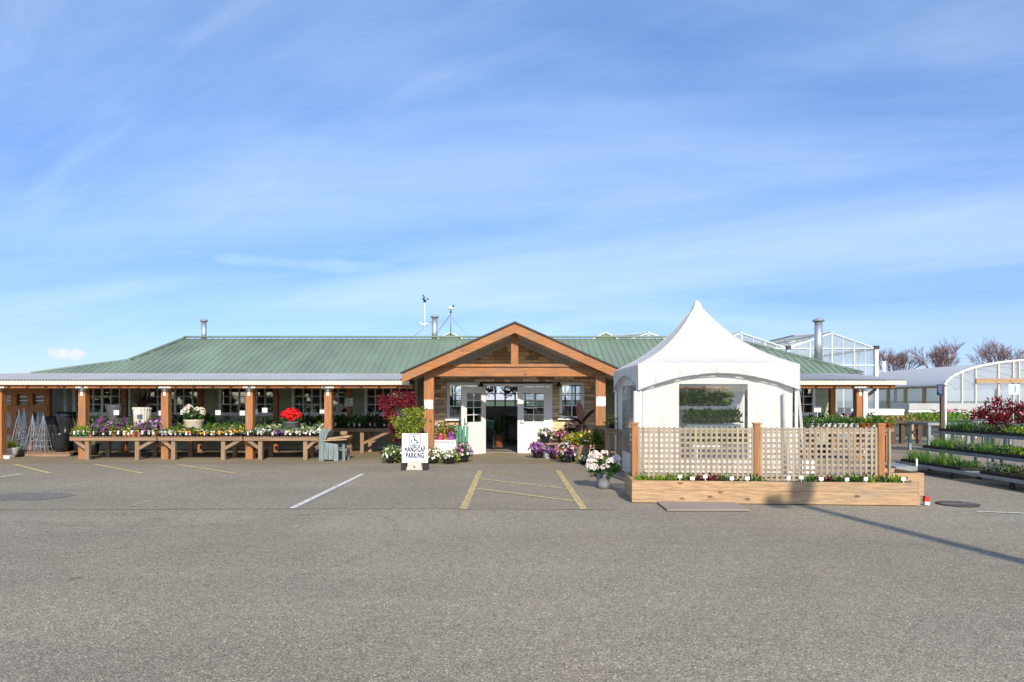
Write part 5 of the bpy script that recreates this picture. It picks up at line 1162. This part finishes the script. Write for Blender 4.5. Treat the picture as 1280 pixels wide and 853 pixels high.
# far yard: dark table with crossed legs, white edged rolling benches, signs
t = thing('crossed_table','long dark wooden table with crossed legs beyond the trellis','table',(X(1135,26),26,0)); xa, xb = X(1098,26), X(1178,26)
b = MB(); b.box(xa,xb,26,27,.78,.90); b.build('table_top', M['darkwood_x'], t)
for px in (1119,1131,1152): b = MB(); xx = X(px,26); b.box(xx-.08,xx+.08,26.1,26.25,.01,.777); b.build('leg', M['darkwood_z'], t)
for q in ((1133,1150),(1150,1133)): b = MB(); b.bar((X(q[0],26),26.05 if q[0]<q[1] else 26.02,.1),(X(q[1],26),26.05 if q[0]<q[1] else 26.02,.76),.02,.07,up=(0,1,0)); b.build('cross_brace', M['darkwood_x'], t)
b = MB(); r6 = random.Random(77)
for _ in range(500): add_leaf(b, Vector((r6.uniform(xa,xb),r6.uniform(26,27),.9+r6.random()*.16)), rdir(r6,.6), .12, .06, r6.randrange(3), r6)
o = b.build('seedling_carpet',[M['leaf_straw'],M['leaf_green'],M['terra']]); o['kind']='stuff'
for i,(px0,px1,d,z) in enumerate(((1040,1130,25.0,1.32),(1136,1260,29.2,1.35))):
    xa, xb = X(px0,d), X(px1,d); t = thing('rolling_bench',['white edged rolling bench standing behind the canopy post','long grey edged rolling bench before the hoop greenhouse'][i],'bench',((xa+xb)/2,d,0))
    b = MB(); b.box(xa,xb,d,d+.05,z-.2,z-.08); b.box(xa,xb,d+1.2,d+1.25,z-.2,z-.08); b.build('lower_rail', M['white'], t); b = MB(); b.box(xa,xb,d-.03,d+1.28,z-.077,z+.02+.16*i); b.build('bench_top', M['white'] if not i else M['corr'], t)
    k = 0
    while xa+.2+k*1.3 < xb: b = MB(); xx = xa+.2+k*1.3; b.box(xx-.05,xx+.05,d+.06,d+.16,.01,z-.21); b.build('leg', M['pine_z'], t); k += 1
for i,(px0,px1,d,z,lab,mats,fl) in enumerate(((1160,1215,21.5,.95,'yard bench of grassy green plants behind the highest rack',('leaf_lime','leaf_grass'),()),(1215,1262,22.5,.98,'yard bench of dark plants with pale blooms by the numbered sign',('leaf_deep','leaf_green'),('p_white','p_cream')),(1185,1245,25.5,1.0,'far yard bench of mixed low plants before the hoop greenhouse',('leaf_straw','leaf_green','leaf_bronze'),('p_pink',)),(1045,1095,22.8,.95,'yard bench of dark pots with white tags under the far canopy',('leaf_deep','leaf_bronze'),('p_white','p_lilac')),(1262,1330,20.5,.95,'yard bench of green plants behind the red shrub',('leaf_green','leaf_deep'),()))):
    leafbench(X(px0,d), X(px1,d), d, d+1.2, z, lab, mats, 'yard_bench', fl, 520, 'alu', .05, .25)
d = 20.5; x = X(1267,d); z = Z(487,d); t = thing('number_sign','white square sign with teal number 1 on a pole','sign',(x,d,.0)); b = MB(); b.box(x-.165,x+.165,d-.02,d,z-.15,z+.15); b.build('sign_board', M['white_plastic'], t); b = MB(); b.tube((x,d+.02,.01),(x,d+.02,z+.1),.018,.018,8); b.build('pole', M['steel'], t)
put(text_mesh('1', .30, .001, bold=.008, m=M['teal_ink']), 'number', t, (x+.03,d-.0225,z))
d = 20.2; x = X(1175,d); z = Z(487,d); t = thing('board_sign','small dark blue board sign on a brown post above the seedlings','sign',(x,d,.0)); b = MB(); b.box(x-.10,x+.09,d-.03,d-.01,z-.17,z+.15); b.build('sign_board', M['ink'], t); b = MB(); b.box(x+.03,x+.12,d-.009,d+.07,.01,z+.14); b.build('post', M['darkwood_z'], t)
b = MB()
for k in range(5): b.box(x-.07,x+.05-.02*(k%2),d-.032,d-.0305,z+.09-.05*k,z+.105-.05*k)
b.build('lettering', M['alu'], t)
d = 19.9; x = X(1182,d); b = MB(); b.tube((x,d,.01),(x,d,Z(484,d)),.03,.03,8); o = b.build('white_stake', M['white']); rebase(o,(x,d,.01)); tag(o,'slender white pole just beside the dark blue board sign','pole')
# metal gutter cart by the small bed
t = thing('metal_trolley','low grey metal trolley parked behind the small raised bed','trolley',(X(1133,14.6),14.6,0)); xa, xb = X(1113,14.6), X(1140,14.6)
b = MB(); b.box(xa,xb,14.4,15.2,.17,.26); b.build('deck', M['alu'], t); b = MB(); b.box(xb-.015,xb+.015,14.42,14.45,.262,.42); b.build('handle', M['white'], t)
for sx in (xa+.05,xb-.05):
    for sy in (14.45,15.15): b = MB(); b.tube((sx-.02,sy,.085),(sx+.02,sy,.085),.08,.08,12); b.build('wheel', M['rubber'], t)
# ---------------------------------------------------------------- inside the shop
leafbench(-4.2,-1.1,24.2,25.2,.85,'indoor table of plants seen through the shop window behind the maples',('leaf_green','leaf_deep'),'indoor_bench',('p_pink','p_white'),360)
leafbench(-.2,1.9,26.6,27.6,.80,'indoor table of flowering plants facing the open door',('leaf_green','leaf_deep'),'indoor_bench',('p_white','p_pink','p_magenta'),420)
leafbench(-14,-9,24.0,24.8,.9,'long indoor table of plants behind the first two shop windows',('leaf_green','leaf_deep'),'indoor_bench',('p_white',),700,h=.5)
leafbench(-8.6,-5,24.0,24.8,.9,'indoor table of plants behind the middle shop windows',('leaf_green','leaf_lime'),'indoor_bench',('p_pink','p_red'),600,h=.45)
leafbench(4,10,24.0,24.8,.9,'indoor table of plants behind the windows past the tent',('leaf_green','leaf_deep'),'indoor_bench',(),500,h=.4)
x = X(624,24); t = planter('indoor_palm','potted green palm inside the open doorway','potted plant',(x,24.0,.031),[(.16,0),(.2,.4),(.22,.42),(.18,.42),(.001,.4)],'terra',16); b = MB(); add_blades(b,(x,24.0,.42),60,1.1,.8,.07,[0,1],random.Random(2),.45,.06); b.build('foliage',[M['leaf_green'],M['leaf_deep']],t)
x = X(610,22.2); t = thing('green_podium','dark green box on thin legs just inside the doorway','stand',(x,22.2,.031)); b = MB(); b.box(x-.2,x+.2,22.1,22.5,.75,1.0); b.build('box', mat('deep_green_paint',(.015,.09,.05),.5,.1,4), t)
for sx in (-.18,.18):
    for sy in (22.12,22.46): b = MB(); b.box(x+sx-.015,x+sx+.015,sy,sy+.03,.032,.748); b.build('leg', M['black'], t)
for i,(px,d,z) in enumerate(((612,25.2,1.95),(634,25.8,1.9),(645,24.6,2.0))):
    x = X(px,d); t = planter('hanging_basket', ['hanging basket of trailing leaves inside the doorway by the open door','hanging basket of trailing leaves in the middle of the doorway','hanging basket of trailing leaves beside the closed door inside'][i], 'hanging basket', (x,d,z), [(.05,0),(.13,.08),(.15,.14),(.13,.14),(.001,.11)], 'white_plastic', 14)
    b = MB()
    for k in range(3): b.tube((x+.14*math.cos(k*2.1),d+.14*math.sin(k*2.1),z+.14),(x,d,2.5),.004,.004,4)
    b.build('hanger', M['steel'], t); dome(t,(x,d,z+.1),.26,.22,160,.10,['leaf_green','leaf_lime'],14,.04,['p_pink','p_white'],90+i,low=-1)
# row of lime plants and goods on the window sills inside
pk('limepot', .06,.045,.10,M['terra'],['leaf_lime','leaf_lime'],[],50,.10,0,.02,.08,.13,2,tagm=False)
b = MB(); b.box(-15.2,-4.0,23.1,23.35,1.10,1.14); b.build('window_shelf', M['pine_x'], shop)
for i in range(9): PK['limepot'].place('sill_plant', f'lime green plant inside the fourth window, {ORD[i]} from the hydrangea side', 'potted plant', (X(373,23.2)+i*.155,23.22,1.142), 'lime plants on the window shelf')
for i,(px,k,lab) in enumerate(((286,'cyc','pink cyclamen inside the third window'),(296,'limepot','lime plant inside the third window'),(333,'cyc','cyclamen inside the third window beside the slim post'),(422,'cyc','cyclamen on the shelf inside the fourth window past the post'),(228,'dark','dark plant inside the second window'),(121,'dark','dark plant inside the first window'),(132,'cyc','pink cyclamen inside the first window'))): PK[k].place('sill_plant', lab, 'potted plant', (X(px,23.2),23.22,1.142), None)
pk('sillflower', .08,.06,.12,M['white_plastic'],['leaf_green'],['p_pink','p_cream','p_yellow'],50,.08,22,.036,.13,.13,2,tagm=False)
for i,px in enumerate((461,466,472)): PK['sillflower'].place('flower_pot', f'cream and pink flowers above the dark potted plants, {ORD[i]} from the slim post', 'flower pot', (X(px,21.7),21.72,BB+.001), 'flowers before the window beside the maple', sc=1.5)
t = planter('maroon_plant','low maroon foliage plant at the back of the maple-side bench','potted plant',(X(474,21.6),21.62,BB+.001),[(.07,0),(.09,.1),(.001,.1)],'black',12); dome(t,(X(474,21.6),21.62,BB+.17),.32,.12,200,.10,['leaf_crimson','leaf_maroon'],0,.02,[],44)
# ---------------------------------------------------------------- light pole whose shadow crosses the lot
el = math.radians(30); sdx, sdy = -.172, .985
px_, py_ = 4.62+.175*13.75, 10.58-13.75
PH = 8.3
t = thing('light_pole','tall grey twin headed light pole casting the long shadow over the lot','light pole',(px_,py_,0))
b = MB(); b.tube((px_,py_,.01),(px_,py_,PH),.14,.10,14); b.build('pole', M['steel'], t)
b = MB(); b.bar((px_-.42,py_,PH-.1),(px_+.1,py_,PH-.1),.08,.08); b.build('arm', M['steel'], t)
b = MB(); b.obox((px_-.42,py_,PH-.12),(.26,.3,.2)); b.build('lamp_head', M['alu'], t); b = MB(); b.obox((px_+.02,py_,PH+.12),(.34,.3,.26)); b.build('lamp_head', M['alu'], t)

# ---------------------------------------------------------------- trees across the road behind the viewpoint, mirrored in the shop windows
b = MB(); r8 = random.Random(88); x = -75
while x < 75:
    h = r8.choice((1.4,1.8,2.4,3.2,4.2,6.5))*r8.uniform(.8,1.2); w_ = r8.uniform(2.5,5)
    for _ in range(int(22*h)):
        v = rdir(r8); p = Vector((x+v.x*w_, -48+v.y*2, h*.5+v.z*h*.5+.2)); add_leaf(b, p, rdir(r8), r8.uniform(1.2,2.4), r8.uniform(.9,1.6), r8.randrange(2), r8)
    x += w_*r8.uniform(.9,1.7)
o = b.build('far_treeline', [M['leaf_deep'], M['bark']]); o['kind'] = 'stuff'
# ---------------------------------------------------------------- light, sky, camera
sun = bpy.data.lights.new('sun', 'SUN'); sun.energy = 3.45; sun.angle = math.radians(.5); sun.color = (1, .89, .72)
so = bpy.data.objects.new('sun', sun); COL.objects.link(so)
dv = Vector((sdx*math.cos(el), sdy*math.cos(el), -math.sin(el))); so.rotation_euler = dv.to_track_quat('-Z','Y').to_euler(); so.location = (3,-10,20)
wd = bpy.data.worlds.new('World'); scene.world = wd; wd.use_nodes = True; nt = wd.node_tree; N = nt.nodes; L = nt.links
bg = N['Background']; sky = N.new('ShaderNodeTexSky'); sky.sky_type = 'NISHITA'; sky.sun_disc = False; sky.sun_elevation = el; sky.sun_rotation = math.atan2(-sdx, -sdy); sky.altitude = 50; sky.air_density = 1.0; sky.dust_density = .25; sky.ozone_density = 3.0
tc = N.new('ShaderNodeTexCoord'); sp = N.new('ShaderNodeSeparateXYZ'); L.new(tc.outputs['Generated'], sp.inputs[0])
def mth(op, a, b_=None, clamp=False):
    n = N.new('ShaderNodeMath'); n.operation = op; n.use_clamp = clamp
    for i, v in enumerate((a, b_)):
        if v is None: continue
        if isinstance(v, (int, float)): n.inputs[i].default_value = v
        else: L.new(v, n.inputs[i])
    return n.outputs[0]
zc = mth('MAXIMUM', mth('ADD', sp.outputs['Z'], .06), .02)
u_ = mth('DIVIDE', sp.outputs['X'], zc); v_ = mth('DIVIDE', sp.outputs['Y'], zc)
cb = N.new('ShaderNodeCombineXYZ'); L.new(u_, cb.inputs[0]); L.new(v_, cb.inputs[1])
def cloud(scale, stretch, rot, lo, hi, det, rough, dist, loc):
    mp = N.new('ShaderNodeMapping'); mp.inputs['Scale'].default_value = stretch; mp.inputs['Location'].default_value = loc; m0_ = N.new('ShaderNodeMapping'); m0_.inputs['Rotation'].default_value = (0,0,rot); L.new(cb.outputs[0], m0_.inputs['Vector']); L.new(m0_.outputs[0], mp.inputs['Vector'])
    n = N.new('ShaderNodeTexNoise'); n.inputs['Scale'].default_value = scale; n.inputs['Detail'].default_value = det; n.inputs['Roughness'].default_value = rough; n.inputs['Distortion'].default_value = dist; L.new(mp.outputs[0], n.inputs['Vector'])
    r = N.new('ShaderNodeMapRange'); r.interpolation_type = 'SMOOTHSTEP'; r.inputs['From Min'].default_value = lo; r.inputs['From Max'].default_value = hi; L.new(n.outputs['Fac'], r.inputs['Value']); return r.outputs[0]
c1_ = cloud(.55, (.45,1.0,1), .35, .19, .93, 7, .52, .8, (3.1,1.7,0)); c2_ = cloud(1.3, (.30,1.5,1), .75, .42, .9, 10, .66, 1.0, (7.3,2.2,0)); msk = cloud(.22, (1,1,1), 0, .35, .7, 3, .5, 0, (1.5,6.0,0))
cf = mth('ADD', mth('MULTIPLY', c1_, .76), mth('MULTIPLY', mth('MULTIPLY', c2_, msk), .5), True)
low = N.new('ShaderNodeMapRange'); low.inputs['From Min'].default_value = .0; low.inputs['From Max'].default_value = .10; L.new(sp.outputs['Z'], low.inputs['Value'])
cf = mth('MULTIPLY', cf, low.outputs[0])
def puff(px, py, rx, rz, amt, nsc, lo):
    """one small cloud in a fixed direction of the sky"""
    v = Vector(((px-CX)/F, 1, (HY-py)/F)).normalized()
    dx = mth('DIVIDE', mth('SUBTRACT', sp.outputs['X'], v.x), rx); dz = mth('DIVIDE', mth('SUBTRACT', sp.outputs['Z'], v.z), rz)
    rr2 = mth('ADD', mth('MULTIPLY', dx, dx), mth('MULTIPLY', dz, dz))
    nn = N.new('ShaderNodeTexNoise'); nn.inputs['Scale'].default_value = nsc; nn.inputs['Detail'].default_value = 6; L.new(tc.outputs['Generated'], nn.inputs['Vector'])
    e = mth('SUBTRACT', mth('ADD', 1.0, mth('MULTIPLY', mth('SUBTRACT', nn.outputs['Fac'], .5), 2.4)), rr2)
    front = mth('GREATER_THAN', sp.outputs['Y'], 0.0)
    r = N.new('ShaderNodeMapRange'); r.interpolation_type = 'SMOOTHSTEP'; r.inputs['From Min'].default_value = lo; r.inputs['From Max'].default_value = 1.2; L.new(e, r.inputs['Value'])
    return mth('MULTIPLY', mth('MULTIPLY', r.outputs[0], front), amt)
for a_ in ((85,443,.019,.008,.75,55,.25), (400,331,.15,.013,.42,14,-.3), (150,388,.2,.012,.22,9,-.4), (790,355,.10,.02,.35,12,-.2), (1180,330,.22,.05,.25,7,-.4)):
    cf = mth('MAXIMUM', cf, puff(*a_)) if a_[0] != 85 else cf
mx = N.new('ShaderNodeMix'); mx.data_type = 'RGBA'; L.new(cf, mx.inputs['Factor']); tn = N.new('ShaderNodeVectorMath'); tn.operation = 'MULTIPLY'; L.new(sky.outputs[0], tn.inputs[0]); 
rp = N.new('ShaderNodeValToRGB'); L.new(sp.outputs['Z'], rp.inputs[0]); els = rp.color_ramp.elements
for p_, c_ in ((0.0,(.41,.445,.69)),(.09,(.40,.465,.71)),(.15,(.385,.525,.77)),(.30,(.35,.645,.90)),(.45,(.29,.68,.97)),(.75,(.20,.58,.97))):
    e_ = els[0] if p_ == 0 else (els[1] if p_ == .75 else els.new(p_)); e_.position = p_; e_.color = (*c_, 1)
fy_ = N.new('ShaderNodeMapRange'); fy_.inputs['From Min'].default_value = -.45; fy_.inputs['From Max'].default_value = .35; L.new(sp.outputs['Y'], fy_.inputs['Value'])
tm = N.new('ShaderNodeMix'); tm.data_type = 'RGBA'; L.new(fy_.outputs[0], tm.inputs['Factor']); tm.inputs['A'].default_value = (.92,.98,1.1,1); L.new(rp.outputs[0], tm.inputs['B']); L.new(tm.outputs['Result'], tn.inputs[1])
L.new(tn.outputs[0], mx.inputs['A']); mx.inputs['B'].default_value = (3.4,4.35,5.2,1)
m2 = N.new('ShaderNodeMix'); m2.data_type = 'RGBA'; L.new(puff(85,443,.020,.010,.85,60,.1), m2.inputs['Factor']); L.new(mx.outputs['Result'], m2.inputs['A']); m2.inputs['B'].default_value = (4.6,4.3,4.3,1)
L.new(m2.outputs['Result'], bg.inputs['Color']); bg.inputs['Strength'].default_value = .15
cam = bpy.data.cameras.new('camera'); cam.lens = 24; cam.sensor_width = 36; cam.shift_x = 2/1280; cam.shift_y = (501-426.5)/1280; cam.clip_end = 4000; cam.clip_start = .05
co = bpy.data.objects.new('camera', cam); COL.objects.link(co); co.location = (0,0,EYE); co.rotation_euler = (math.pi/2,0,0); scene.camera = co
vs = scene.view_settings; vs.view_transform = 'Standard'; vs.look = 'None'; vs.gamma = 1; vs.use_curve_mapping = False; vs.exposure = .56
scene.cycles.max_bounces = 8; scene.cycles.transparent_max_bounces = 24; scene.cycles.use_denoising = True; scene.cycles.sample_clamp_indirect = 8
